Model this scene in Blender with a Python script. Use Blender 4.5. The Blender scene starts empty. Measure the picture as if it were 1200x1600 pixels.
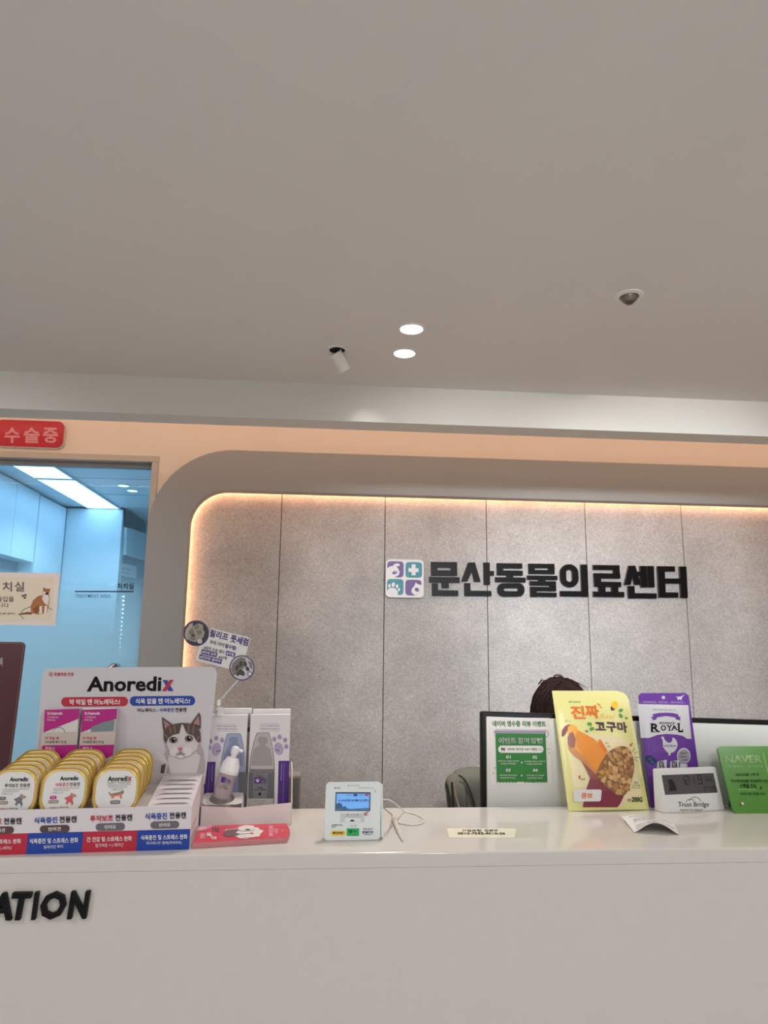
import bpy, bmesh, math, random
from math import radians as rad, sin, cos, pi, sqrt
from mathutils import Vector, Matrix
from mathutils.geometry import tessellate_polygon
random.seed(7)
SC = bpy.context.scene
COL = SC.collection

# ------------------------------------------------------------------ camera, world, exposure
F = 1110.0
CAMP = Vector((0, 0, 1.55))
PITCH, YAW, ROLL = rad(10.2594), rad(4.7513), rad(0.6518)
fwd = Vector((sin(YAW) * cos(PITCH), cos(YAW) * cos(PITCH), sin(PITCH)))
right = Vector((cos(YAW), -sin(YAW), 0))
up = right.cross(fwd)
cr, cu = right * cos(ROLL) + up * sin(ROLL), -right * sin(ROLL) + up * cos(ROLL)
cam = bpy.data.cameras.new('camera')
cam.sensor_fit = 'VERTICAL'; cam.sensor_height = 32; cam.lens = 32 * F / 1600; cam.clip_start = 0.02
camo = bpy.data.objects.new('camera', cam); COL.objects.link(camo)
M = Matrix((cr, cu, -fwd)).transposed().to_4x4(); M.translation = CAMP
camo.matrix_world = M
SC.camera = camo

SC.view_settings.view_transform = 'Standard'
SC.view_settings.look = 'None'
SC.view_settings.gamma = 1
SC.view_settings.use_curve_mapping = False
SC.view_settings.exposure = 0.0
SC.cycles.use_denoising = True
SC.cycles.max_bounces = 10
SC.cycles.diffuse_bounces = 6
SC.cycles.transparent_max_bounces = 16
SC.cycles.sample_clamp_indirect = 6

WORLD_S, DOWN_W, SPOT_W, COVE_W, HALO_W, PANEL_E, HALL_FILL_W = 0.59, 34, 900, 12.5, 1.15, 4.3, 13.5
world = bpy.data.worlds.new('world'); SC.world = world; world.use_nodes = True
world.node_tree.nodes['Background'].inputs[0].default_value = (.95, .985, 1.03, 1)
world.node_tree.nodes['Background'].inputs[1].default_value = WORLD_S


def lamp(kind, name, loc, target, watts, color, **kw):
    l = bpy.data.lights.new(name, kind); l.energy = watts; l.color = color
    for k, v in kw.items(): setattr(l, k, v)
    o = bpy.data.objects.new(name, l); COL.objects.link(o); o.location = loc
    o.rotation_euler = (Vector(target) - Vector(loc)).to_track_quat('-Z', 'Y').to_euler()
    return o


# unseen fill lights added at ceiling height around and behind the camera
for i, (x, y) in enumerate([(-1.6, 0.2), (0.6, -0.1), (2.3, 0.3), (-1.0, -1.8), (1.6, -1.8)]):
    lamp('AREA', 'hall_fill', (x, y, 2.58), (x, y, 0), HALL_FILL_W, (1, .99, .97), shape='DISK', size=.14)

# two accent spots of the hall aimed at the wall behind the desk, grazing the bulkhead
for x, tx, tz, k in ((-1.2, -1.55, 1.5, .3), (.30, .80, 1.62, .60), (.65, 1.80, 1.66, .95)):  # first entry is an unseen fill added to brighten the door side
    lamp('SPOT', 'accent_and_fill_spot', (x, -1.0, 2.56), (tx, 4.07, tz), SPOT_W * k, (.98, .99, 1), spot_size=rad(29), spot_blend=1.0, shadow_soft_size=.13)


# ------------------------------------------------------------------ geometry helpers
def ray(px, py):
    return cr * ((px - 600) / F) - cu * ((py - 800) / F) + fwd


def at(px, py, Y=None, Z=None):
    d = ray(px, py)
    t = Y / d.y if Y is not None else (Z - CAMP.z) / d.z
    return CAMP + d * t


def lin(c):
    return tuple((v / 255 / 12.92) if v / 255 <= .04045 else ((v / 255 + .055) / 1.055) ** 2.4 for v in c) + (1,)


MATS = {}


def mat(name, c=(200, 200, 200), rough=.5, metal=0, emit=None, es=1, alpha=1, coat=0, noise=0, nscale=60, bump=0, spec=.5, trans=0):
    if name in MATS: return MATS[name]
    m = bpy.data.materials.new(name); m.use_nodes = True
    nt = m.node_tree; b = nt.nodes['Principled BSDF']
    b.inputs['Base Color'].default_value = lin(c)
    b.inputs['Roughness'].default_value = rough
    b.inputs['Metallic'].default_value = metal
    b.inputs['Coat Weight'].default_value = coat
    b.inputs['Specular IOR Level'].default_value = spec
    b.inputs['Transmission Weight'].default_value = trans
    b.inputs['Alpha'].default_value = alpha
    if emit:
        b.inputs['Emission Color'].default_value = lin(emit); b.inputs['Emission Strength'].default_value = es
    if noise or bump:
        tc = nt.nodes.new('ShaderNodeTexCoord'); n = nt.nodes.new('ShaderNodeTexNoise')
        n.inputs['Scale'].default_value = nscale; n.inputs['Detail'].default_value = 6
        nt.links.new(tc.outputs['Object'], n.inputs['Vector'])
        if noise:
            r = nt.nodes.new('ShaderNodeMapRange')
            r.inputs['From Min'].default_value = .3; r.inputs['From Max'].default_value = .7
            r.inputs['To Min'].default_value = 1 - noise; r.inputs['To Max'].default_value = 1 + noise
            nt.links.new(n.outputs['Fac'], r.inputs['Value'])
            mx = nt.nodes.new('ShaderNodeVectorMath'); mx.operation = 'SCALE'
            mx.inputs[0].default_value = lin(c)[:3]
            nt.links.new(r.outputs['Result'], mx.inputs['Scale'])
            nt.links.new(mx.outputs['Vector'], b.inputs['Base Color'])
        if bump:
            bp = nt.nodes.new('ShaderNodeBump'); bp.inputs['Strength'].default_value = bump; bp.inputs['Distance'].default_value = .002
            nt.links.new(n.outputs['Fac'], bp.inputs['Height']); nt.links.new(bp.outputs['Normal'], b.inputs['Normal'])
    MATS[name] = m
    return m


class MB:
    """collects verts/faces with a material each; builds ONE mesh object"""
    def __init__(s): s.v = []; s.f = []; s.m = []; s.mats = []

    def mi(s, m):
        if m not in s.mats: s.mats.append(m)
        return s.mats.index(m)

    def add(s, vs, fs, m):
        k = len(s.v); s.v += [Vector(p) for p in vs]; i = s.mi(m)
        for f in fs: s.f.append([k + j for j in f]); s.m.append(i)
        return s

    def bm(s, b, m, mx=None):
        b.verts.index_update()
        vs = [(mx @ v.co if mx else v.co.copy()) for v in b.verts]
        fs = [[v.index for v in f.verts] for f in b.faces]
        b.free(); return s.add(vs, fs, m)

    def box(s, c, size, m, r=0, mx=None, seg=2):
        b = bmesh.new(); bmesh.ops.create_cube(b, size=1)
        bmesh.ops.scale(b, vec=size, verts=b.verts)
        if r: bmesh.ops.bevel(b, geom=b.edges[:], offset=r, segments=seg, profile=.5, affect='EDGES')
        T = Matrix.Translation(c)
        return s.bm(b, m, (mx @ T) if mx else T)

    def prism(s, pts, a, b, m, side=None, back=True):
        """pts: polygon; a(p), b(p) map each 2D point to the two end faces"""
        n = len(pts); A = [a(p) for p in pts]; B = [b(p) for p in pts]
        k = len(s.v); s.v += [Vector(p) for p in A + B]
        i, j = s.mi(m), s.mi(side or m)
        s.f.append([k + q for q in range(n)]); s.m.append(i)
        if back: s.f.append([k + n + q for q in reversed(range(n))]); s.m.append(j)
        for q in range(n):
            w = (q + 1) % n
            s.f.append([k + q, k + n + q, k + n + w, k + w]); s.m.append(j)
        return s

    def lathe(s, prof, c, m, axis=(0, 0, 1), n=32, cap=True):
        ax = Vector(axis).normalized(); e1 = ax.orthogonal().normalized(); e2 = ax.cross(e1)
        k = len(s.v); i = s.mi(m)
        for r, h in prof:
            for q in range(n):
                t = 2 * pi * q / n
                s.v.append(Vector(c) + ax * h + (e1 * cos(t) + e2 * sin(t)) * r)
        for a in range(len(prof) - 1):
            for q in range(n):
                w = (q + 1) % n
                s.f.append([k + a * n + q, k + a * n + w, k + (a + 1) * n + w, k + (a + 1) * n + q]); s.m.append(i)
        if cap:
            s.f.append([k + q for q in reversed(range(n))]); s.m.append(i)
            s.f.append([k + (len(prof) - 1) * n + q for q in range(n)]); s.m.append(i)
        return s

    def tube(s, pts, r, m, n=10, r2=None):
        pts = [Vector(p) for p in pts]; k = len(s.v); i = s.mi(m); L = len(pts)
        e = None
        for q, p in enumerate(pts):
            t = (pts[min(q + 1, L - 1)] - pts[max(q - 1, 0)]).normalized()
            if e is None: e = t.orthogonal().normalized()
            e = (e - t * e.dot(t)).normalized(); g = t.cross(e)
            rr = r if r2 is None else r + (r2 - r) * q / (L - 1)
            for w in range(n):
                a = 2 * pi * w / n; s.v.append(p + (e * cos(a) + g * sin(a)) * rr)
        for q in range(L - 1):
            for w in range(n):
                x = (w + 1) % n
                s.f.append([k + q * n + w, k + q * n + x, k + (q + 1) * n + x, k + (q + 1) * n + w]); s.m.append(i)
        s.f.append([k + w for w in reversed(range(n))]); s.m.append(i)
        s.f.append([k + (L - 1) * n + w for w in range(n)]); s.m.append(i)
        return s

    def build(s, name, parent=None, local=False, smooth=False, weld=False):
        me = bpy.data.meshes.new(name)
        off = Vector((0, 0, 0))
        o = bpy.data.objects.new(name, me); COL.objects.link(o)
        if parent is not None:
            o.parent = parent
            if not local:
                r = parent
                while r is not None: off += r.location; r = r.parent
        elif not local and s.v:
            xs = [min(p[i] for p in s.v) for i in range(3)]; xe = [max(p[i] for p in s.v) for i in range(3)]
            off = Vector(((xs[0] + xe[0]) / 2, (xs[1] + xe[1]) / 2, xs[2])); o.location = off
        me.from_pydata([p - off for p in s.v], [], s.f)
        for m in s.mats: me.materials.append(m)
        for p, i in zip(me.polygons, s.m): p.material_index = i
        if weld or smooth:
            b = bmesh.new(); b.from_mesh(me)
            if weld: bmesh.ops.remove_doubles(b, verts=b.verts, dist=1e-5)
            bmesh.ops.recalc_face_normals(b, faces=b.faces)
            b.to_mesh(me); b.free()
        if smooth:
            for p in me.polygons: p.use_smooth = True
            if smooth != 'all': me.set_sharp_from_angle(angle=rad(40))
        me.update()
        return o


def tag(o, label, cat, group=None, kind=None):
    if label: o['label'] = label
    if cat: o['category'] = cat
    if group: o['group'] = group
    if kind: o['kind'] = kind
    return o


def thing(name, label, cat, loc, group=None, kind=None):
    o = bpy.data.objects.new(name, None); COL.objects.link(o); o.location = loc
    o.empty_display_size = .05
    return tag(o, label, cat, group, kind)


def part(name, parent, loc):
    o = bpy.data.objects.new(name, None); COL.objects.link(o); o.parent = parent; o.location = loc
    return o


def struct(mb, name, label=None, parent=None, cat=None, **k):
    o = mb.build(name, parent, **k)
    if parent is None: tag(o, label, cat, kind='structure')
    return o


def rrect(x0, y0, x1, y1, r, n=6):
    out = []
    for cx, cy, a0 in ((x1 - r, y1 - r, 0), (x0 + r, y1 - r, 90), (x0 + r, y0 + r, 180), (x1 - r, y0 + r, 270)):
        for q in range(n + 1):
            a = rad(a0 + 90 * q / n); out.append((cx + r * cos(a), cy + r * sin(a)))
    return out


TXT = {}


def glyphs(body, bold=.0, shear=0.0):
    k = (body, bold, shear)
    if k not in TXT:
        c = bpy.data.curves.new('tmp', 'FONT'); c.body = body; c.resolution_u = 2; c.offset = bold; c.shear = shear
        o = bpy.data.objects.new('tmp', c); COL.objects.link(o)
        bpy.context.view_layer.update()
        me = bpy.data.meshes.new_from_object(o.evaluated_get(bpy.context.evaluated_depsgraph_get()))
        vs = [(v.co.x, v.co.y) for v in me.vertices]
        fs = []
        for p in me.polygons:
            q = list(p.vertices)
            a = sum(vs[q[i]][0] * vs[q[(i + 1) % len(q)]][1] - vs[q[(i + 1) % len(q)]][0] * vs[q[i]][1] for i in range(len(q)))
            fs.append(q if a > 0 else q[::-1])
        bpy.data.objects.remove(o); bpy.data.curves.remove(c); bpy.data.meshes.remove(me)
        x0 = min(v[0] for v in vs); x1 = max(v[0] for v in vs); y0 = min(v[1] for v in vs); y1 = max(v[1] for v in vs)
        TXT[k] = ([((x - x0) / (x1 - x0 or 1), (y - y0) / (y1 - y0 or 1)) for x, y in vs], fs)
    return TXT[k]


class Face:
    """a flat face standing in the place: origin, right vector u, up vector v, outward normal n"""
    def __init__(s, o, yaw=0, lean=0, spin=0):
        yw, l = rad(yaw), rad(lean)
        s.o = Vector(o); s.u = Vector((cos(yw), sin(yw), 0)); s.back = Vector((-sin(yw), cos(yw), 0))
        s.v = s.back * sin(l) + Vector((0, 0, cos(l))); s.n = s.u.cross(s.v)
        if spin:
            R = Matrix.Rotation(rad(spin), 3, -s.n); s.u = R @ s.u; s.v = R @ s.v
        s.bulge = None

    def uv(s, px, py):
        d = ray(px, py); t = (s.o - CAMP).dot(s.n) / d.dot(s.n)
        P = CAMP + d * t - s.o
        return (P.dot(s.u), P.dot(s.v))

    def w(s, u, v, h=0):
        if s.bulge: h += s.bulge(u, v)
        return s.o + s.u * u + s.v * v + s.n * h

    def mx(s):
        m = Matrix((s.u, -s.n, s.v)).transposed().to_4x4(); m.translation = s.o; return m


class HFace(Face):
    """horizontal face (lying), u to the right, v away from the camera"""
    def __init__(s, o, yaw=0):
        yw = rad(yaw); s.o = Vector(o); s.u = Vector((cos(yw), sin(yw), 0)); s.v = Vector((-sin(yw), cos(yw), 0)); s.n = Vector((0, 0, 1)); s.bulge = None


EPS = .0005


class Print:
    """flat print on a Face, gathered into one mesh; p* take photo-measured outlines mapped onto the face"""
    def __init__(s, face, base=1, eps=EPS, crop=(0, 0, 1)):
        s.fc = face; s.mb = MB(); s.base = base; s.eps = eps; s.cx, s.cy, s.cs = crop

    def P2(s, x, y): return s.fc.uv(s.cx + x / s.cs, s.cy + y / s.cs)

    def H(s, layer): return s.eps * (s.base + layer)

    def poly(s, pts, m, layer=0, uv=False):
        P = pts if uv else [s.P2(*p) for p in pts]
        tris = tessellate_polygon([[Vector((p[0], p[1], 0)) for p in P]])
        fs = []
        for t in tris:
            a, b, c = (P[i] for i in t)
            ar = (b[0] - a[0]) * (c[1] - a[1]) - (c[0] - a[0]) * (b[1] - a[1])
            fs.append(list(t) if ar > 0 else list(t)[::-1])
        if s.fc.bulge:
            b = bmesh.new(); vs = [b.verts.new((p[0], p[1], 0)) for p in P]
            for f in fs:
                try: b.faces.new([vs[i] for i in f])
                except ValueError: pass
            for ax in (0, 1):
                lo = min(p[ax] for p in P); hi = max(p[ax] for p in P); step = .012
                k = math.floor(lo / step) + 1
                while k * step < hi:
                    co = Vector((0, 0, 0)); co[ax] = k * step; no = Vector((0, 0, 0)); no[ax] = 1
                    bmesh.ops.bisect_plane(b, geom=b.verts[:] + b.edges[:] + b.faces[:], plane_co=co, plane_no=no, dist=1e-7); k += 1
            b.verts.index_update()
            s.mb.add([s.fc.w(v.co.x, v.co.y, s.H(layer)) for v in b.verts], [[v.index for v in f.verts] for f in b.faces], m); b.free()
        else:
            s.mb.add([s.fc.w(p[0], p[1], s.H(layer)) for p in P], fs, m)
        return s

    def rect(s, x0, y0, x1, y1, m, layer=0, dy=0, dx=0, r=0, uv=False):
        if r:
            if uv: return s.poly(rrect(x0, y0, x1, y1, r), m, layer, True)
            return s.poly([(x + dx * (y - y0) / (y1 - y0 or 1), y + dy * (x - x0) / (x1 - x0)) for x, y in rrect(x0, y0, x1, y1, r)], m, layer)
        return s.poly([(x0, y0), (x1, y0 + dy), (x1 + dx, y1 + dy), (x0 + dx, y1)], m, layer, uv)

    def ell(s, cx, cy, rx, ry, m, layer=0, rot=0, n=28, uv=False, a0=0, a1=360):
        c, d = cos(rad(rot)), sin(rad(rot)); pts = []
        full = a1 - a0 >= 360
        for q in range(n if full else n + 1):
            a = rad(a0 + (a1 - a0) * q / n); x, y = rx * cos(a), ry * sin(a)
            pts.append((cx + x * c - y * d, cy + x * d + y * c))
        return s.poly(pts, m, layer, uv)

    def line(s, pts, w, m, layer=0, uv=False):
        P = [Vector(p) for p in pts]
        for a, b in zip(P, P[1:]):
            d = (b - a).normalized(); n = Vector((-d.y, d.x)) * w / 2; e = d * w * .25
            s.poly([tuple(a - e + n), tuple(b + e + n), tuple(b + e - n), tuple(a - e - n)], m, layer, uv)
        return s

    def text(s, body, x0, y0, x1, y1, m, layer=1, bold=.022, shear=0, dy=0, dx=0, uv=False):
        """box given by its left/top/right/bottom; dy = drop of the right end, dx = shift of the lower edge"""
        if bold > .032:
            e = (bold - .027) * (y1 - y0) * (.7 if uv else .7)
            for sx, sy in ((-1, -1), (1, -1), (-1, 1), (1, 1)):
                s.text(body, x0 + (e if sx < 0 else 2 * e) - 1.5 * e + (sx * 0), y0 + sy * e * .6, x1 - (2 * e if sx < 0 else e) + 1.5 * e, y1 + sy * e * .6, m, layer, .027, shear, dy, dx, uv)
            return s
        vs, fs = glyphs(body, bold, shear)
        if uv: bl, br, tl = Vector((x0, y0)), Vector((x1, y0)), Vector((x0, y1))
        else: bl, br, tl = (Vector(s.P2(*q)) for q in ((x0 + dx, y1), (x1 + dx, y1 + dy), (x0, y0)))
        out = []
        for a, b in vs:
            p = bl + (br - bl) * a + (tl - bl) * b; out.append(s.fc.w(p.x, p.y, s.H(layer)))
        s.mb.add(out, fs, m)
        return s

    def build(s, name, parent): return s.mb.build(name, parent)


def solid(mb, P, fs, f_front, f_back, m, side):
    """extrude a 2D mesh (P, fs) between two maps"""
    n = len(P); vs = [f_front(p) for p in P] + [f_back(p) for p in P]
    mb.add(vs, [list(f) for f in fs], m)
    cnt = {}
    for f in fs:
        for a, b in zip(f, f[1:] + f[:1]): cnt[(a, b)] = 1
    sides = [[a, n + a, n + b, b] for (a, b) in cnt if (b, a) not in cnt]
    k = len(mb.v) - 2 * n; j = mb.mi(side)
    for q in sides: mb.f.append([k + i for i in q]); mb.m.append(j)


# ------------------------------------------------------------------ colours
WHITE = mat('white paint', (226, 222, 216), .6)
CEIL = mat('ceiling paint', (226, 222, 218), .8, noise=.012, nscale=2.5)
PLASTER = mat('plaster paint', (236, 226, 214), .75, bump=.25, nscale=25)
BULK = mat('bulkhead paint', (226, 223, 216), .7)
PORTAL = mat('portal lacquer', (153, 157, 158), .55)
COUNTER = mat('solid surface', (208, 203, 197), .16, coat=.3, noise=.008, nscale=40)
BLACK = mat('black acrylic', (14, 13, 14), .3, spec=.2)
BLACKM = mat('black plastic', (20, 19, 21), .5, spec=.2)
INK = mat('black ink', (20, 18, 22), .6, spec=.15)
GREY = mat('grey ink', (120, 118, 122), .6)
LGREY = mat('light grey ink', (176, 174, 178), .6)
PAPER = mat('white paper', (224, 221, 221), .55)
CARD = mat('white card', (226, 220, 222), .5)
WINK = mat('white ink', (238, 236, 236), .55)
RED = mat('red ink', (186, 32, 58), .45)
BLUE = mat('blue ink', (22, 62, 158), .45)
MAGENTA = mat('magenta ink', (184, 18, 132), .4)
PURPLE = mat('purple ink', (78, 34, 128), .45)
BROWN = mat('brown ink', (86, 62, 64), .5)
SLATE = mat('slate ink', (106, 100, 108), .5)
CHROME = mat('chrome', (200, 200, 200), .2, 1)
WPLAST = mat('white plastic', (228, 230, 230), .3)
GREENP = mat('poster green', (38, 122, 48), .5)
FLOORM = mat('floor tile', (216, 214, 212), .3, noise=.05, nscale=3)
TEAL = mat('teal ink', (24, 138, 160), .4)
VIOLET = mat('violet ink', (92, 68, 146), .4)


def stone_material():
    m = bpy.data.materials.new('stone panel'); m.use_nodes = True
    nt = m.node_tree; b = nt.nodes['Principled BSDF']; N = nt.nodes.new; L = nt.links.new
    tc = N('ShaderNodeTexCoord')
    a = N('ShaderNodeTexNoise'); a.inputs['Scale'].default_value = 2.2; a.inputs['Detail'].default_value = 8; a.inputs['Roughness'].default_value = .65
    f = N('ShaderNodeTexNoise'); f.inputs['Scale'].default_value = 70; f.inputs['Detail'].default_value = 5; f.inputs['Roughness'].default_value = .7; f.inputs['Distortion'].default_value = 1.5
    v = N('ShaderNodeTexVoronoi'); v.inputs['Scale'].default_value = 26; v.feature = 'F1'
    st = N('ShaderNodeTexNoise'); st.inputs['Scale'].default_value = 22; st.inputs['Detail'].default_value = 3; st.inputs['Distortion'].default_value = 4.5
    for n in (a, f, v, st): L(tc.outputs['Object'], n.inputs['Vector'])
    r1 = N('ShaderNodeValToRGB'); r1.color_ramp.elements[0].position = .3; r1.color_ramp.elements[1].position = .72
    r1.color_ramp.elements[0].color = lin((174, 174, 174)); r1.color_ramp.elements[1].color = lin((207, 208, 209))
    L(a.outputs['Fac'], r1.inputs['Fac'])
    r2 = N('ShaderNodeValToRGB'); r2.color_ramp.elements[0].position = .38; r2.color_ramp.elements[1].position = .66
    r2.color_ramp.elements[0].color = (.74, .74, .74, 1); r2.color_ramp.elements[1].color = (1.12, 1.12, 1.12, 1)
    L(f.outputs['Fac'], r2.inputs['Fac'])
    r3 = N('ShaderNodeValToRGB'); e = r3.color_ramp.elements
    e[0].position = .485; e[0].color = (1, 1, 1, 1); e[1].position = .515; e[1].color = (1, 1, 1, 1)
    q = r3.color_ramp.elements.new(.5); q.color = (1.34, 1.34, 1.34, 1)
    L(st.outputs['Fac'], r3.inputs['Fac'])
    r4 = N('ShaderNodeValToRGB'); r4.color_ramp.elements[0].position = .02; r4.color_ramp.elements[1].position = .11
    r4.color_ramp.elements[0].color = (.72, .72, .72, 1); r4.color_ramp.elements[1].color = (1, 1, 1, 1)
    L(v.outputs['Distance'], r4.inputs['Fac'])
    cur = r1.outputs['Color']
    for r in (r2, r3, r4):
        mx = N('ShaderNodeMix'); mx.data_type = 'RGBA'; mx.blend_type = 'MULTIPLY'; mx.inputs['Factor'].default_value = 1
        L(cur, mx.inputs['A']); L(r.outputs['Color'], mx.inputs['B']); cur = mx.outputs['Result']
    L(cur, b.inputs['Base Color']); b.inputs['Roughness'].default_value = .62
    bp = N('ShaderNodeBump'); bp.inputs['Strength'].default_value = .12; bp.inputs['Distance'].default_value = .003
    L(f.outputs['Fac'], bp.inputs['Height']); L(bp.outputs['Normal'], b.inputs['Normal'])
    return m


STONE = stone_material()

# ------------------------------------------------------------------ the room
CZ = 2.60
XL, XR, YB = -3.4, 4.6, -3.4
WY = 4.07           # stone wall
PY = 4.00           # plaster wall face
BY = 2.83           # bulkhead face
struct(MB().box((.6, .6, -.05), (XR - XL, 8.0, .1), FLOORM), 'floor', 'pale tiled floor of the reception hall')
mb = MB(); mb.box((.6, (YB + BY) / 2, CZ + .2), (XR - XL, BY - YB, .4), CEIL)
ceil = struct(mb, 'ceiling', 'flat off-white ceiling over the reception hall')
# bulkhead lip and cove above it
LZ = 2.442
mb = MB(); mb.box((.6, BY + .06, (LZ + 3.0) / 2), (XR - XL, .12, 3.0 - LZ), BULK)
struct(mb, 'trim_1', 'painted ceiling bulkhead running across above the reception')
mb = MB(); mb.box((.6, (BY + .12 + WY) / 2, 3.0), (XR - XL, WY - BY - .12 + .3, .1), BULK)
struct(mb, 'ceiling', 'upper cove ceiling hidden behind the bulkhead')
mb = MB(); mb.box((XL - .05, .4, 1.5), (.1, 7.6, 3.2), WHITE); struct(mb, 'wall_left', 'plain white side wall on the left')
mb = MB(); mb.box((XR + .05, .4, 1.5), (.1, 7.6, 3.2), WHITE); struct(mb, 'wall_right', 'plain white side wall on the right')
# plaster wall around the door, left of the stone wall and above it
DXL, DXR, DZ = -2.35, -.985, 2.527
mb = MB()
mb.box(((XL + DXL) / 2, PY + .07, 1.5), (DXL - XL, .14, 3.0), PLASTER)
mb.box(((DXL + DXR) / 2, PY + .07, (DZ + .035 + 3.0) / 2), (DXR - DXL, .14, 3.0 - DZ - .035), PLASTER)
mb.box(((DXR - .80) / 2, PY + .07, 1.5), (-.80 - DXR, .14, 3.0), PLASTER)
mb.box(((XR - .80) / 2, PY + .07, (2.50 + 3.0) / 2), (XR + .80, .14, .50), PLASTER)
struct(mb, 'wall_back', 'cream plaster wall around the glass door')
# stone wall of tall panels with dark joints
mb = MB()
JOINT = mat('joint shadow gap', (60, 54, 50), .8)
x0 = -.255
for i in range(-1, 8):
    xa, xb = max(x0 + .6 * i, -.85), min(x0 + .6 * (i + 1), XR)
    if xb <= xa: continue
    mb.box(((xa + xb) / 2, WY + .02, 1.26), (xb - xa - .004, .04, 2.52), STONE, r=.0012, seg=1)
mb.box(((XR - .85) / 2, WY + .045, 1.26), (XR + .85, .03, 2.52), JOINT)
struct(mb, 'wall_center', 'grey stone-look panels behind the reception desk')
# portal surround: rounded arch frame standing proud of the stone wall
def arch_pts(x_l, x_r, z_t, r, n=14):
    out = [(x_l, 0)]
    for q in range(n + 1):
        a = rad(180 - 90 * q / n); out.append((x_l + r + r * cos(a), z_t - r + r * sin(a)))
    for q in range(n + 1):
        a = rad(90 - 90 * q / n); out.append((x_r - r + r * cos(a), z_t - r + r * sin(a)))
    out.append((x_r, 0)); return out


FY = 3.92
pi_, po_ = arch_pts(-.748, 4.0, 2.362, .20), arch_pts(-.967, 4.22, 2.592, .45)
mb = MB(); n = len(pi_)
vs = [(p[0], FY, p[1]) for p in po_] + [(p[0], FY, p[1]) for p in pi_] + [(p[0], FY + .075, p[1]) for p in po_] + [(p[0], FY + .075, p[1]) for p in pi_]
fs = []
for q in range(n - 1):
    fs += [[q, q + 1, n + q + 1, n + q], [2 * n + q, 3 * n + q, 3 * n + q + 1, 2 * n + q + 1], [q, 2 * n + q, 2 * n + q + 1, q + 1], [n + q, n + q + 1, 3 * n + q + 1, 3 * n + q]]
mb.add(vs, fs, PORTAL)
po = struct(mb, 'trim_2', 'grey rounded portal surround framing the stone wall', smooth=True)
# light strip behind the portal, washing the stone
WARM = (1, .47, .24)
hs = [(q, r) for q, r in zip(arch_pts(-.776, 4.026, 2.390, .226), arch_pts(-.776, 4.026, 2.390, .226)[1:])]
for k, (p, q) in enumerate(hs):
    L = sqrt((p[0] - q[0]) ** 2 + (p[1] - q[1]) ** 2)
    if L < .005: continue
    c = Vector(((p[0] + q[0]) / 2, 4.047, (p[1] + q[1]) / 2))
    nrm = Vector((q[1] - p[1], 0, -(q[0] - p[0]))).normalized()
    o = lamp('AREA', 'portal_strip', c, c + nrm + Vector((0, .25, 0)), HALO_W * L, WARM, shape='RECTANGLE', size=L, size_y=.012)
    z = -(nrm + Vector((0, .25, 0))).normalized(); xx = Vector((q[0] - p[0], 0, q[1] - p[1])).normalized(); yy = z.cross(xx)
    mm = Matrix((xx, yy, z)).transposed().to_4x4(); mm.translation = c; o.matrix_world = mm
# cove strip on top of the bulkhead lip
COVE = (1, .62, .42)
for x in (-1.4, 2.6):
    o = lamp('AREA', 'cove_strip', (x, BY + .16, 2.62), (x, PY + .3, 2.75), COVE_W, COVE, shape='RECTANGLE', size=4.0, size_y=.03)
    c = o.location.copy(); z = -(Vector((0, .30, .95))).normalized(); xx = Vector((1, 0, 0)); yy = z.cross(xx)
    mm = Matrix((xx, yy, z)).transposed().to_4x4(); mm.translation = c; o.matrix_world = mm

# ------------------------------------------------------------------ treatment room behind the glass
TW = mat('treatment room laminate', (226, 234, 238), .45)
TD = mat('treatment room shadow gap', (120, 140, 150), .6)
TZ = 2.70
mb = MB(); mb.box((-2.0, 6.2, TZ + .03), (2.6, 4.1, .06), TW)
for y in (5.25, 5.85, 6.45): mb.box((-1.3, y, TZ - .0005), (1.1, .006, .002), TD)
struct(mb, 'ceiling', 'tiled ceiling of the treatment room behind the glass')
struct(MB().box((-2.0, 6.2, -.05), (2.6, 4.1, .1), FLOORM), 'floor', 'floor of the treatment room')
struct(MB().box((-3.32, 6.2, 1.35), (.05, 4.1, 2.7), TW), 'wall_left', 'far left wall of the treatment room')
struct(MB().box((-.70, 6.2, 1.35), (.05, 4.1, 2.7), TW), 'wall_right', 'right wall of the treatment room')
struct(MB().box((-2.0, 8.2, 1.35), (2.6, .05, 2.7), TW), 'wall_back', 'end wall of the treatment room')
LIGHTP = mat('light panel diffuser', (240, 248, 255), .5, emit=(196, 228, 255), es=PANEL_E)
LFRAME = mat('light panel frame', (206, 220, 230), .5)
for k, (ya, yb, lab) in enumerate([(4.62, 5.24, 'short bright ceiling light panel just inside the glass door'), (5.29, 6.45, 'long bright ceiling light panel deeper in the treatment room')]):
    t = thing('ceiling_light_panel', lab, 'ceiling light', (-1.985, (ya + yb) / 2, TZ), 'treatment room light panels')
    MB().box((-1.985, (ya + yb) / 2, TZ - .006), (.268, yb - ya, .010), LIGHTP).build('diffuser', t)
    fr = MB()
    for sx in (-1, 1): fr.box((-1.985 + sx * .141, (ya + yb) / 2, TZ - .008), (.012, yb - ya + .024, .014), LFRAME)
    for sy in (ya - .006, yb + .006): fr.box((-1.985, sy, TZ - .008), (.27, .012, .014), LFRAME)
    fr.build('frame', t)
DLE = mat('small downlight diffuser', (240, 248, 255), .5, emit=(214, 236, 255), es=4)
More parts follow.
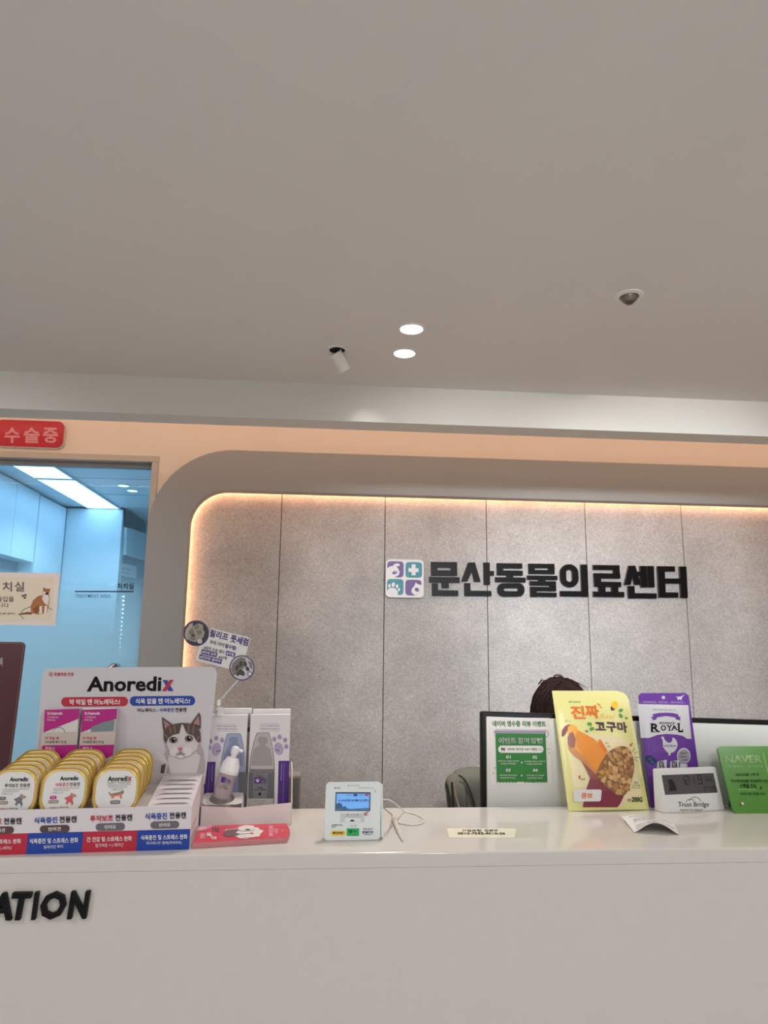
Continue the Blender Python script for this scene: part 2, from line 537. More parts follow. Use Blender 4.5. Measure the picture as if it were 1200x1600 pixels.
for px, py, lab in ((193, 758, 'left one of two small round treatment room downlights'), (207, 766, 'right one of two small round treatment room downlights')):
    p = at(px, py, Z=TZ); t = thing('small_downlight', lab, 'ceiling light', p, 'treatment room downlights')
    MB().lathe([(.038, 0), (.038, -.006)], p, DLE, n=24).build('diffuser', t)
    MB().lathe([(.040, 0), (.050, 0), (.048, -.005), (.040, -.007)], p, TW, n=24, cap=False).build('trim_ring', t)
    lamp('SPOT', 'small_downlight_beam', p - Vector((0, 0, .02)), p - Vector((0, 0, 2)), 26, (.80, .93, 1), spot_size=rad(150), spot_blend=.5, shadow_soft_size=.04)
# cabinets
t = thing('wall_cabinet', 'pale wall cabinet run with flush doors behind the glass door', 'cabinet', (-2.45, 5.3, 1.98))
MB().box((-2.47, 4.98, 2.407), (.30, 1.69, .56), TW).build('body', t)
for k in range(4):
    MB().box((-2.308, 4.34 + .425 * k, 2.407), (.016, .419, .56), TW, r=.003, seg=1).build('door', t)
MB().box((-2.46, 6.14, 1.345), (.30, .60, 2.67), TW).build('side_unit', t)
MB().box((-2.305, 6.14, 1.345), (.010, .594, 2.66), TW, r=.002, seg=1).build('door', t)
MESH = mat('grey perforated mesh', (120, 140, 150), .5, noise=.5, nscale=220)
MB().box((-2.52, 4.98, 2.02), (.20, 1.69, .21), MESH).build('perforated_shelf', t)
MB().box((-2.47, 4.98, .96), (.30, 1.69, 1.90), TW).build('lower_body', t)
t = thing('tall_cabinet', 'tall white cabinet end panel standing at the treatment room corner', 'cabinet', (-2.05, 6.9, 0))
MB().box((-2.062, 6.86, 1.345), (.494, .80, 2.68), TW, r=.004, seg=1).build('body', t)
MB().box((-2.058, 6.456, 1.345), (.486, .006, 2.66), TW, r=.002, seg=1).build('end_panel', t)
# units on the side of the tall cabinet block, facing right
DARKG = mat('dark glass', (50, 66, 76), .15)
SXF = Face((-1.812, 6.45, 0), 90)
def slab(pts, m, name, parent, d=.014):
    P = [SXF.uv(*p) for p in pts]
    MB().prism(P, lambda p: SXF.w(p[0], p[1], d), lambda p: SXF.w(p[0], p[1], .001), m).build(name, parent)
t = thing('side_cabinet', 'small far wall cabinet with a dark glass top beside the tall cabinet', 'cabinet', SXF.w(.4, 1.8, .01))
slab([(194, 796), (194, 822), (225, 833), (225, 816)], DARKG, 'glass_top', t)
slab([(193, 824), (191.5, 867), (206, 871.5), (208, 828.5)], TW, 'door', t, .03); slab([(208.6, 829), (206.6, 871.7), (224, 877), (225, 834)], TW, 'door', t, .03)
slab([(191, 869), (190, 910), (223, 914), (224, 878)], MESH, 'mesh_panel', t)
t = thing('paper_note', 'small white note with handwriting taped inside the treatment room', 'note', SXF.w(.2, 1.9, .02))
NTF = Face(SXF.w(0, 0, .022), 90)
pr = Print(NTF, 0); pr.poly([(187.5, 879), (187, 899), (213, 904), (213.5, 885)], PAPER, 0); pr.build('sheet', t)
pr = Print(NTF, 1); pr.text('공지사항', 190, 886, 203, 890, VIOLET, bold=.01, dy=2); pr.text('확인요망', 190, 892, 201, 896, VIOLET, bold=.01, dy=2); pr.build('handwriting', t)
LEDM = mat('small white led', (255, 255, 255), .4, emit=(225, 240, 255), es=7)
pts = []
for k in range(15):
    f_ = k / 14; pts.append(SXF.w(*SXF.uv(193 - 7 * f_ + random.uniform(-.6, .6), 932 + 92 * f_), .0055))
t = thing('light_string', 'vertical string of tiny white lights glowing through the door glass', 'string lights', pts[-1])
for p in pts: MB().lathe([(.001, -.007), (.007, -.003), (.007, .003), (.001, .007)], p, LEDM, n=8).build('bulb', t)
MB().tube([p - Vector((.007, 0, 0)) for p in pts], .002, TD, n=6).build('wire', t)

# ------------------------------------------------------------------ glass door
def glass_material():
    m = bpy.data.materials.new('film glass'); m.use_nodes = True; nt = m.node_tree; N = nt.nodes.new; L = nt.links.new
    for n_ in list(nt.nodes): nt.nodes.remove(n_)
    out = N('ShaderNodeOutputMaterial'); tr = N('ShaderNodeBsdfTransparent'); tr.inputs[0].default_value = (.72, .90, 1, 1)
    gl = N('ShaderNodeBsdfGlossy'); gl.inputs['Roughness'].default_value = .02
    tl = N('ShaderNodeBsdfTranslucent'); tl.inputs[0].default_value = (.68, .87, .94, 1)
    df = N('ShaderNodeBsdfDiffuse'); df.inputs[0].default_value = (.54, .75, .84, 1)
    ge = N('ShaderNodeNewGeometry'); sx = N('ShaderNodeSeparateXYZ'); L(ge.outputs['Position'], sx.inputs[0])
    mr = N('ShaderNodeMapRange'); mr.interpolation_type = 'SMOOTHSTEP'
    mr.inputs['From Min'].default_value = 2.12; mr.inputs['From Max'].default_value = 1.30; mr.inputs['To Min'].default_value = .04; mr.inputs['To Max'].default_value = .9
    L(sx.outputs['Z'], mr.inputs['Value'])
    fr = N('ShaderNodeMixShader'); fr.inputs[0].default_value = .35; L(tl.outputs[0], fr.inputs[1]); L(df.outputs[0], fr.inputs[2])
    m1 = N('ShaderNodeMixShader'); L(mr.outputs[0], m1.inputs[0]); L(tr.outputs[0], m1.inputs[1]); L(fr.outputs[0], m1.inputs[2])
    m2 = N('ShaderNodeMixShader'); m2.inputs[0].default_value = .012; L(m1.outputs[0], m2.inputs[1]); L(gl.outputs[0], m2.inputs[2])
    L(m2.outputs[0], out.inputs[0]); return m


door = thing('door_1', 'frosted blue glass door of the treatment room', 'door', (-1.67, PY, 0), kind='structure')
DFR = mat('door frame enamel', (196, 190, 180), .5)
RAIL = mat('door rail aluminium', (120, 134, 142), .4)
mb = MB()
mb.box(((DXL + DXR) / 2, PY - .005 + .045, DZ + .0175), (DXR - DXL + .08, .10, .035), DFR, r=.003, seg=1)
mb.box((DXR + .018, PY + .04, DZ / 2), (.036, .10, DZ), DFR, r=.003, seg=1)
mb.box((DXL - .018, PY + .04, DZ / 2), (.036, .10, DZ), DFR, r=.003, seg=1)
mb.build('door_frame', door)
MB().box(((DXL + DXR) / 2, PY + .06, DZ - .014), (DXR - DXL, .03, .028), RAIL).build('top_rail', door)
MB().box(((DXL + DXR) / 2, PY + .06, (DZ - .028) / 2), (DXR - DXL, .004, DZ - .03), glass_material()).build('glass_pane', door)
GF = Face((-1.0, PY + .0555, 0))
pr = Print(GF)
pr.text('처치실', 183, 911, 209, 921, INK, bold=.02); pr.rect(117, 923.4, 209, 925.2, INK, 0)
pr.text('TREATMENT AREA', 117, 928.5, 173, 934, mat('slate blue ink', (58, 82, 100), .5), bold=.004)
pr.build('door_lettering', door)
hp = at(181, 1040, Y=PY + .03)
mb = MB(); mb.tube([hp + Vector((-.03, -.03, -.035)), hp + Vector((-.022, -.035, -.012)), hp + Vector((-.004, -.035, .002)), hp + Vector((.004, -.02, .0)), hp + Vector((.004, .02, -.002))], .014, CHROME, n=14)
mb.build('door_handle', door, smooth='all')

# notice sheet on the door glass
NF = Face((-1.95, PY + .053, 1.61))
t = thing('door_notice', 'cream notice sheet with a sitting cat stuck on the glass door', 'notice', (-1.70, PY + .053, 1.61))
mb = MB(); mb.box((-1.70, PY + .0535, 1.752), (.50, .0012, .285), mat('bright paper', (240, 236, 236), .5)); mb.build('sheet', t)
pr = Print(NF, 2)
pr.poly([(-90, 902), (85, 902), (81, 970), (-94, 970)], mat('cream print', (236, 233, 216), .6))
FURO = mat('ginger fur print', (176, 120, 74), .6); FURD = mat('dark ginger print', (138, 86, 52), .6)
for tx, xa, xb in (('처', -20, -2), ('치', 4, 19), ('실', 23, 38)): pr.text(tx, xa, 909, xb, 924, SLATE, 2, bold=.02, dy=.4)
pr.text('관계자 외 출입을', -48, 931, 22, 940, BROWN, 2, bold=.01, dy=.6); pr.text('금합니다', -20, 942, 14, 949, BROWN, 2, bold=.01, dy=.4)
pr.text('문산동물의료센터', -30, 957, 23, 960.5, BROWN, 2, bold=.01)
pr.line([(37, 967), (32, 961), (36, 953), (47, 948), (70, 946), (82, 953)], .8, INK, 1)
pr.poly([(48, 948), (52, 938), (60, 931), (66, 930), (70, 922), (76, 924), (78, 936), (76, 948), (74, 958), (60, 960), (49, 958)], FURO, 2)
pr.poly([(67, 931), (68, 926), (75, 926), (77, 936), (75, 946), (70, 943), (66, 936)], WINK, 3)
pr.ell(72.5, 924.5, 5, 5, FURO, 3); pr.poly([(68, 922), (67.5, 917.5), (71, 920)], FURD, 4); pr.poly([(75, 921), (78.5, 919), (78, 924)], FURD, 4)
pr.poly([(67.7, 925), (71, 924), (72, 928.5), (69, 928)], WINK, 4)
pr.poly([(62, 948), (66, 946), (66, 959), (61, 959)], WINK, 3); pr.poly([(70, 947), (74, 946), (73.5, 959), (69, 959)], WINK, 3)
pr.poly([(28, 961), (30, 959), (44, 956), (50, 957), (50, 960), (40, 960)], FURD, 2)
pr.poly([(52, 952), (60, 945), (62, 955), (56, 959)], FURD, 3)
for x, y in ((36, 931), (40, 930), (39, 934)): pr.ell(x, y, 2.2, 1.6, BROWN, 2, n=10)
pr.build('printed_notice', t)

# red surgery sign above the door
RF = Face((-1.84, PY - .034, 2.585))
ex0, ez0, ex1, ez1 = -1.838, 2.588, -1.474, 2.738
t = thing('surgery_sign', 'red rounded wall sign with pale Korean letters above the glass door', 'sign', ((ex0 + ex1) / 2, PY, ez0))
REDP = mat('red acrylic', (190, 12, 50), .08, coat=.15); SIGNB = mat('sign housing', (214, 204, 196), .4)
pts = rrect(ex0, ez0, ex1, ez1, .034)
MB().prism(pts, lambda p: (p[0], PY - .030, p[1]), lambda p: (p[0], PY - .022, p[1]), REDP).build('face', t, smooth=True)
pts = rrect(ex0 + .004, ez0 - .006, ex1 + .004, ez1 - .006, .034)
MB().prism(pts, lambda p: (p[0], PY - .0218, p[1]), lambda p: (p[0], PY - .0, p[1]), SIGNB).build('housing', t, smooth=True)
pr = Print(Face((ex0, PY - .030, ez0))); SL = mat('pale pink lettering', (222, 150, 160), .3)
for tx, xa, xb in (('수', 7, 31), ('술', 37, 62), ('중', 67, 91)): pr.text(tx, xa, 668, xb, 692, SL, bold=.028, dy=.5)
pr.build('lettering', t)

# ------------------------------------------------------------------ ceiling fittings
LAMPE = mat('lit lamp lens', (255, 250, 240), .4, emit=(255, 240, 220), es=14)
FIT = mat('white fitting enamel', (232, 229, 224), .4)


def downlight(p, lab, r):
    t = thing('ceiling_downlight', lab, 'ceiling light', p, 'lit round downlights in the hall ceiling')
    MB().lathe([(r, 0), (r * .9, -.003), (.002, -.0045)], p, LAMPE, n=36).build('lens', t)
    MB().lathe([(r, .0), (r + .008, 0), (r + .007, -.003), (r + .001, -.005), (r, -.003)], p, FIT, n=36, cap=False).build('trim_ring', t)
    l = lamp('SPOT', 'downlight_beam', p - Vector((0, 0, .02)), p - Vector((0, 0, 2)), DOWN_W, (1, .95, .88), spot_size=rad(104), spot_blend=1.0, shadow_soft_size=.035)


downlight(at(643, 513, Z=CZ), 'larger lit ceiling downlight, nearer of the pair', .038)
downlight(at(632, 551, Z=CZ), 'lit ceiling downlight nearer the bulkhead, farther of the pair', .038)
p = at(983, 462, Z=CZ)
t = thing('eyeball_downlight', 'recessed eyeball ceiling light with white ring on the right', 'ceiling light', p)
MB().lathe([(.030, .0), (.043, 0), (.042, -.003), (.030, -.006), (.027, -.002)], p, FIT, n=36, cap=False).build('trim_ring', t, smooth=True)
LENS = mat('dark lens', (70, 62, 54), .15)
MB().lathe([(.001, -.024), (.012, -.0235), (.020, -.019), (.025, -.009), (.027, 0)], p, mat('eyeball reflector', (132, 122, 110), .3, .6), n=28, cap=False).build('eyeball', t, smooth=True)
MB().lathe([(.001, -.027), (.011, -.026), (.013, -.0235)], p, LENS, n=20, cap=False).build('lens', t)
# tilting cylinder spotlight
p = at(527, 546, Z=CZ)
t = thing('cylinder_spotlight', 'white tilted cylinder spotlight hanging from a round ceiling recess', 'spotlight', p)
MB().lathe([(.029, 0), (.039, 0), (.038, -.003), (.029, -.004)], p, FIT, n=36, cap=False).build('trim_ring', t)
MB().lathe([(.029, -.0005), (.002, -.0008)], p, BLACKM, n=30, cap=False).build('recess', t)
ca = at(524, 551, Y=p.y); cb = at(538.5, 579, Y=p.y + .03)
d = (cb - ca).normalized(); ln = (cb - ca).length
MB().lathe([(.020, 0), (.0235, .001), (.0235, ln - .001), (.0225, ln), (.018, ln - .004), (.017, ln - .03), (.001, ln - .031)], ca, FIT, axis=d, n=36).build('cylinder_body', t, smooth=True)
mb = MB(); mb.tube([p + Vector((.012, 0, 0)), p + Vector((.010, 0, -.02)), ca + d * .012], .004, FIT); mb.build('bracket', t)
lamp('SPOT', 'cylinder_beam', cb + d * .01, (.55, WY, 1.98), 1.5, (1, .97, .93), spot_size=rad(32), spot_blend=.9, shadow_soft_size=.02)

# ------------------------------------------------------------------ wall sign
LF = Face((.6, WY - .022, 1.80))
sgn = thing('wall_sign_lettering', 'large black raised Korean clinic name letters on the stone wall', 'sign', (1.38, WY, 1.80))
SIDE = mat('letter return', (84, 78, 76), .5)


def strokes(items, ox, kx):
    S = 5.4545; mb = MB(); k_ = 0
    T = lambda x, y: LF.uv(ox + (x + kx * (y - 250)) / S, 860 + (y) / S)
    for it in items:
        k_ += .00015
        if it[0] == 'r':
            _, xa, ya, xb, yb = it; s = .014
            P = [T(xa, ya), T(xa, yb), T(xb, yb + s * (xb - xa)), T(xb, ya + s * (xb - xa))]
            mb.prism(P, lambda p: LF.w(p[0], p[1], k_), lambda p: LF.w(p[0], p[1], -.018), BLACK, SIDE)
        elif it[0] == 'p':
            P = [T(*q) for q in it[1]]
            mb.prism(P, lambda p: LF.w(p[0], p[1], k_), lambda p: LF.w(p[0], p[1], -.018), BLACK, SIDE)
        elif it[0] == 'o':
            _, xa, ya, xb, yb, r, ia, ja, ib, jb, ir = it
            O = [T(*q) for q in rrect(xa, ya, xb, yb, r, 8)]; I = [T(*q) for q in rrect(ia, ja, ib, jb, ir, 8)]
            n = len(O); k = len(mb.v)
            mb.add([LF.w(q[0], q[1], h) for h in (k_, -.018) for q in O + I], [], BLACK)
            for q in range(n):
                w = (q + 1) % n
                for f, m in (([q, w, n + w, n + q], BLACK), ([q, 2 * n + q, 2 * n + w, w], SIDE), ([n + q, n + w, 3 * n + w, 3 * n + q], SIDE)):
                    mb.f.append([k + i for i in f]); mb.m.append(mb.mi(m))
    mb.build('letter', sgn, smooth=True)


GL = [
 (660, .02, [('r', 77, 97, 298, 143), ('r', 77, 168, 298, 212), ('r', 77, 97, 130, 212), ('r', 245, 99, 298, 214), ('r', 57, 225, 318, 270), ('r', 165, 262, 225, 318), ('r', 82, 280, 132, 384), ('r', 82, 338, 304, 384)]),
 (660, .025, [('p', [(395, 103), (333, 262), (385, 262), (425, 180), (452, 103)]), ('p', [(395, 103), (425, 180), (442, 265), (497, 268), (452, 103)]), ('r', 525, 103, 577, 292), ('r', 570, 175, 612, 213), ('r', 358, 278, 408, 386), ('r', 358, 342, 586, 386)]),
 (660, .03, [('r', 640, 108, 855, 150), ('r', 640, 108, 692, 210), ('r', 640, 170, 858, 210), ('r', 720, 205, 775, 235), ('r', 622, 228, 880, 268), ('o', 638, 279, 868, 392, 50, 692, 320, 815, 347, 13)]),
 (660, .035, [('r', 910, 112, 1130, 148), ('r', 910, 165, 1130, 198), ('r', 910, 112, 962, 198), ('r', 1078, 114, 1130, 200), ('r', 895, 213, 1152, 248), ('r', 990, 245, 1050, 268), ('r', 915, 261, 1138, 297), ('r', 1085, 263, 1138, 340), ('r', 918, 309, 1138, 344), ('r', 918, 309, 970, 395), ('r', 918, 357, 1140, 393)]),
 (870, .04, [('o', 32, 118, 187, 313, 74, 82, 163, 135, 268, 25), ('r', 25, 345, 208, 390), ('r', 210, 120, 266, 394)]),
 (870, .043, [('r', 317, 124, 540, 163), ('r', 488, 126, 540, 238), ('r', 320, 194, 543, 236), ('r', 320, 194, 378, 308), ('r', 322, 266, 548, 308), ('r', 355, 300, 412, 356), ('r', 465, 302, 522, 358), ('r', 308, 350, 570, 394)]),
 (870, .045, [('p', [(620, 130), (575, 292), (630, 292), (652, 205), (674, 130)]), ('p', [(620, 130), (648, 205), (662, 292), (716, 292), (674, 130)]), ('r', 668, 180, 730, 217), ('r', 716, 132, 768, 314), ('r', 778, 132, 832, 314), ('r', 605, 303, 660, 408), ('r', 605, 363, 845, 406)]),
 (870, .048, [('r', 866, 134, 1012, 178), ('r', 866, 134, 924, 400), ('r', 920, 238, 1060, 280), ('r', 868, 356, 1030, 400), ('r', 1053, 137, 1110, 404)]),
]
for ox, kx, it in GL: strokes(it, ox, kx)
# logo plaque
lu0, lv0 = .350, 1.792
PL = Face((.350, WY - .026, 1.792)); S_ = .219
lg = thing('logo_plaque', 'white square clinic plaque with purple and teal animal marks', 'sign', (.46, WY, 1.792))
MB().prism(rrect(0, 0, S_, S_, .026), lambda p: PL.w(p[0], p[1], 0), lambda p: PL.w(p[0], p[1], -.024), mat('plaque white', (226, 228, 234), .35), mat('plaque edge', (96, 92, 92), .5)).build('plaque', lg, smooth=True)
pr = Print(PL)
q = lambda x, y: ((x - 75) / 430 * S_, S_ - (y - 98) / 395 * S_)
def Q(pts, m, l=0): pr.poly([q(*p) for p in pts], m, l, True)
def QE(cx, cy, rx, ry, m, l=0, rot=0): pr.poly([q(cx + rx * cos(a) * cos(rot) - ry * sin(a) * sin(rot), cy + rx * cos(a) * sin(rot) + ry * sin(a) * cos(rot)) for a in [2 * pi * k / 24 for k in range(24)]], m, l, True)
PW = MATS['plaque white']
def tile(x0, y0, x1, y1): # bulging square outline
    o = []
    for k in range(32):
        a = 2 * pi * k / 32; c, s_ = cos(a), sin(a); e = .36
        o.append(((x0 + x1) / 2 + (x1 - x0) / 2 * math.copysign(abs(c) ** e, c), (y0 + y1) / 2 + (y1 - y0) / 2 * math.copysign(abs(s_) ** e, s_)))
    return o
Q(tile(90, 120, 277, 287), VIOLET); Q(tile(297, 125, 487, 287), TEAL); Q(tile(90, 303, 277, 468), TEAL); Q(tile(297, 308, 480, 470), VIOLET)
Q([(332, 188), (332, 228), (368, 228), (368, 262), (412, 262), (412, 228), (446, 228), (446, 188), (412, 188), (412, 148), (368, 148), (368, 188)], PW, 1)
Q([(88, 196), (120, 176), (160, 165), (172, 148), (200, 142), (228, 146), (234, 160), (222, 172), (204, 168), (198, 178), (214, 196), (232, 226), (226, 256), (200, 276), (160, 290), (88, 292)], PW, 1)
QE(176, 238, 28, 17, VIOLET, 2, -.3); QE(184, 234, 7, 5, PW, 3)
Q([(88, 432), (110, 402), (150, 392), (188, 402), (212, 432), (214, 472), (88, 472)], PW, 1)
for cx, cy, rx, ry in ((118, 374, 14, 20), (162, 362, 18, 24), (204, 378, 14, 20), (225, 411, 13, 17)): QE(cx, cy, rx, ry, PW, 1, .2)
Q([(484, 472), (400, 466), (366, 436), (368, 404), (394, 376), (408, 350), (416, 330), (424, 344), (452, 356), (484, 360)], PW, 1)
QE(430, 410, 28, 19, VIOLET, 2, .3); QE(446, 414, 6, 5, PW, 3)
pr.build('marks', lg)

# ------------------------------------------------------------------ reception counter
K0, K1, KZ = 1.632, 2.045, 1.10
ctr = thing('reception_counter', 'long glossy white reception counter with a raised ledge', 'counter', (.5, 1.8, 0))
prof = [(K0, KZ - .03)] + [(K0 + .006 - .006 * cos(a), KZ - .006 + .006 * sin(a)) for a in [pi / 2 * q / 5 for q in range(6)]] + [(K1, KZ), (K1, KZ - .03)]
MB().prism(prof, lambda p: (3.6, p[0], p[1]), lambda p: (-2.4, p[0], p[1]), COUNTER).build('ledge_top', ctr, smooth=True)
MB().box((.6, K0 + .0101, (KZ - .0305) / 2), (6.0, .02, KZ - .0305), COUNTER).build('front_panel', ctr)
MB().box((.6, 2.30, .735), (5.6, .62, .03), COUNTER, r=.003, seg=1).build('desk_top', ctr)
MB().box((.6, K1 - .03, .53), (5.6, .02, 1.05), COUNTER).build('back_panel', ctr)
AF = Face((-.7, K0 + .002 - .012, .97))
sg = thing('counter_sign', 'black slanted raised letters reading ATION on the counter front', 'sign', (-.56, K0, .98))
for ch, xa, xb in (('A', -21, 17), ('T', 17.5, 49), ('I', 48, 60), ('O', 62.5, 102), ('N', 104, 140.5)):
    sh = 0.22
    vs, fs = glyphs(ch, .035, sh); yt, yb = (1395.5, 1438.5)
    dyl = -.02 * (xa - 17)
    bl, br, tl = (Vector(AF.uv(*c_)) for c_ in ((xa, yb + dyl), (xb, yb + dyl - .02 * (xb - xa)), (xa, yt + dyl)))
    P = [bl + (br - bl) * a + (tl - bl) * b for a, b in vs]
    mb = MB(); solid(mb, P, fs, lambda p: AF.w(p.x, p.y, 0), lambda p: AF.w(p.x, p.y, -.012), BLACK, BLACKM); mb.build('letter', sg)
# ------------------------------------------------------------------ appetite-can display on the ledge
DF = Face(at(296, 1327, Z=KZ), 3.7)
W4, DEP, FH = .446, .225, .0885
disp = thing('counter_display', 'white cardboard counter display of pet food cans with a kitten backboard', 'display stand', DF.w(-W4 / 2, 0, 0))
dm = DF.mx()
TRAYC = mat('display card', (222, 214, 218), .5)
mb = MB(); mb.box((-W4 / 2, .002, FH / 2), (W4, .004, FH), TRAYC, mx=dm); mb.build('front_panel', disp)
for u, top in ((-.002, .114), (-W4 + .002, .15)):
    mb = MB()
    P = [(0, 0), (DEP, 0), (DEP, top), (.004, FH)]
    mb.prism(P, lambda p: DF.w(u - .002, p[1], -p[0]), lambda p: DF.w(u + .002, p[1], -p[0]), TRAYC)
    mb.build('side_panel', disp)
mb = MB()
slope = (.114 - FH) / DEP
def deck(u0, u1, dz): 
    mb.add([DF.w(u, FH + slope * d + dz, -d) for u, d in ((u0, .004), (u1, .004), (u1, DEP), (u0, DEP))], [[0, 1, 2, 3]], TRAYC)
deck(-W4, -.096, -.020); deck(-.096, 0, -.001)
mb.add([DF.w(-.096, FH + slope * d + dz, -d) for d, dz in ((.004, -.02), (DEP, -.02), (DEP, -.001), (.004, -.001))], [[0, 1, 2, 3]], TRAYC)
mb.build('slotted_deck', disp)
mb = MB(); SLOT = mat('slot opening', (178, 166, 174), .8)
for k in range(6):
    d = .016 + .033 * k
    z = FH + slope * d - .0004
    mb.add([DF.w(u, z + slope * e, -(d + e)) for u, e in ((-.086, 0), (-.008, 0), (-.014, .0105), (-.074, .0105))], [[0, 1, 2, 3]], SLOT)
    mb.add([DF.w(-.074, z + .0005, -(d + .0105)), DF.w(-.014, z + .0005, -(d + .0105)), DF.w(-.018, z + .002, -(d + .004)), DF.w(-.070, z + .002, -(d + .004))], [[0, 1, 2, 3]], TRAYC)
mb.build('empty_slots', disp)
BF = Face(DF.w(0, 0, -DEP), 3.7, 2)
P = [BF.uv(*p) for p in [(52, 1225)] + [(54, 1190), (66, 1056), (67.5, 1049), (71, 1045.5), (78, 1044), (200, 1042.5), (326, 1042), (333, 1043), (337, 1046), (339, 1052), (338, 1062), (322, 1208), (320, 1225)]]
BOARD = mat('backboard card', (208, 204, 208), .38)
MB().prism(P[::-1], lambda p: BF.w(p[0], p[1], 0), lambda p: BF.w(p[0], p[1], -.004), BOARD).build('backboard', disp)
pr = Print(BF, 1, crop=(0, 1020, 3.529))
pr.ell(281, 118, 13, 13, RED, 0); pr.ell(281, 118, 10.5, 10.5, BOARD, 1); pr.rect(274, 116, 288, 120.5, RED, 2); pr.rect(279, 111, 283, 126, RED, 2)
pr.text('동물병원 전용', 300, 108, 408, 129, RED, bold=.02)
pr.text('Anoredi', 478, 131, 893, 215, INK, bold=.03, shear=.06, dy=-3)
pr.poly([(897, 150), (922, 150), (957, 211), (931, 211)], BLUE, 1); pr.poly([(936, 149), (958, 149), (918, 211), (893, 211)], RED, 2)
pr.rect(338, 245, 706, 297, RED, 0, r=25, dy=-3); pr.text('약 먹일 땐 아노레딕스!', 383, 256, 662, 288, WINK, 1, dy=-2)
pr.rect(716, 240, 1076, 293, BLUE, 0, r=25, dy=-3); pr.text('식욕 없을 땐 아노레딕스!', 748, 251, 1048, 283, WINK, 1, dy=-2)
pr.text('아노레딕스 :', 757, 305, 872, 328, INK, dy=-1); pr.text('식욕증진', 880, 304, 960, 327, BLUE, dy=-1); pr.text('전용캔', 966, 303, 1028, 327, INK, dy=-1)
pr.build('backboard_print', disp)
# kitten printed on the backboard
FUR = mat('kitten white fur', (212, 204, 206), .6); FURS = mat('kitten shaded fur', (176, 164, 168), .6); TAB = mat('kitten tabby', (88, 70, 66), .6)
EARP = mat('kitten ear pink', (168, 128, 128), .6); EYEC = mat('kitten eye', (120, 104, 78), .3); NOSE = mat('kitten nose', (196, 112, 122), .5)
pr = Print(BF, 2, crop=(0, 1020, 3.529))
pr.poly([(905, 560), (930, 610), (915, 664), (1130, 664), (1132, 610), (1122, 540), (1100, 500), (930, 520)], FURS, 0)
pr.poly([(925, 585), (940, 664), (1085, 664), (1105, 570), (1060, 530), (950, 540)], FUR, 1)
pr.poly([(890, 620), (915, 610), (905, 664), (886, 664)], TAB, 1)
pr.poly([(893, 352), (950, 392), (960, 420), (905, 450), (896, 400)], TAB, 1); pr.poly([(902, 368), (940, 397), (912, 430)], EARP, 2)
pr.poly([(1098, 328), (1108, 350), (1108, 410), (1095, 440), (1045, 400)], TAB, 1); pr.poly([(1096, 345), (1103, 400), (1066, 390)], EARP, 2)
TAB2 = mat('kitten light tabby', (128, 108, 102), .6); FURL = mat('kitten bright fur', (226, 220, 222), .6)
pr.poly([(903, 470), (906, 430), (930, 405), (970, 392), (1030, 388), (1075, 398), (1102, 425), (1108, 465), (1104, 510), (1085, 545), (1050, 570), (1010, 585), (985, 585), (945, 565), (915, 530)], FURS, 2)
pr.poly([(918, 490), (940, 455), (1000, 430), (1060, 450), (1096, 490), (1082, 535), (1045, 562), (1000, 576), (955, 556), (928, 525)], FUR, 3)
pr.ell(970, 545, 34, 26, FURL, 4); pr.ell(1024, 543, 36, 27, FURL, 4); pr.ell(996, 562, 26, 18, FURL, 4)
pr.poly([(903, 475), (904, 430), (925, 405), (960, 392), (1000, 386), (1045, 388), (1085, 402), (1106, 440), (1108, 490), (1088, 492), (1066, 456), (1035, 446), (1014, 402), (990, 444), (955, 452), (930, 470), (916, 500)], TAB, 5)
for a, b in (((935, 408), (945, 445)), ((962, 398), (966, 440)), ((1042, 396), (1040, 440)), ((1070, 404), (1062, 445)), ((910, 450), (928, 470)), ((1100, 460), (1086, 482))): pr.line([a, b], 7, TAB2, 6)
pr.poly([(990, 446), (1002, 396), (1010, 396), (1028, 446), (1018, 512), (980, 512)], FUR, 6)
for x, y in ((957, 480), (1043, 472)):
    pr.ell(x, y, 22, 17, INK, 7); pr.ell(x, y + 1, 19, 15, EYEC, 8); pr.ell(x, y, 10, 12.5, INK, 9); pr.ell(x + 5, y - 6, 3.5, 3.5, WINK, 10)
pr.poly([(980, 523), (1011, 521), (1007, 534), (996, 541), (985, 535)], NOSE, 8)
pr.line([(996, 541), (996, 552), (984, 560), (972, 558)], 2.2, TAB2, 8); pr.line([(996, 552), (1010, 559), (1022, 556)], 2.2, TAB2, 8)
for y0, y1 in ((540, 528), (548, 548), (556, 566)): pr.line([(966, y0), (900, y1)], .9, WINK, 8); pr.line([(1026, y0), (1095, y1)], .9, WINK, 8)
pr.build('kitten_picture', disp)
# printed front
pr = Print(DF)
pr.rect(-W4, 0, -.0005, .0415, RED, 0, uv=True)
for k in (0, 2): pr.rect(-.1112 * (k + 1), 0, -.1112 * k - (.0006 if k == 0 else 0), .0415, BLUE, 1, uv=True)
for k in range(4):
    pass
for wd, c, x0, y0, x1, y1 in (('투약보조', RED, -34, 1279, 3, 1289.4), ('전용캔', INK, 6, 1278, 34, 1288.3), ('식욕증진', BLUE, 53.3, 1276.9, 90, 1287), ('전용캔', INK, 92.8, 1275.3, 120, 1285.8), ('투약보조', RED, 141, 1274, 177, 1284.2), ('전용캔', INK, 180, 1272.7, 206.7, 1282.8), ('식욕증진', BLUE, 226.7, 1270.5, 261.2, 1281), ('전용캔', INK, 264.7, 1269.3, 290.8, 1279.3)):
    pr.text(wd, x0, y0, x1, y1, c, 2, bold=.026, dy=-.03 * (x1 - x0))
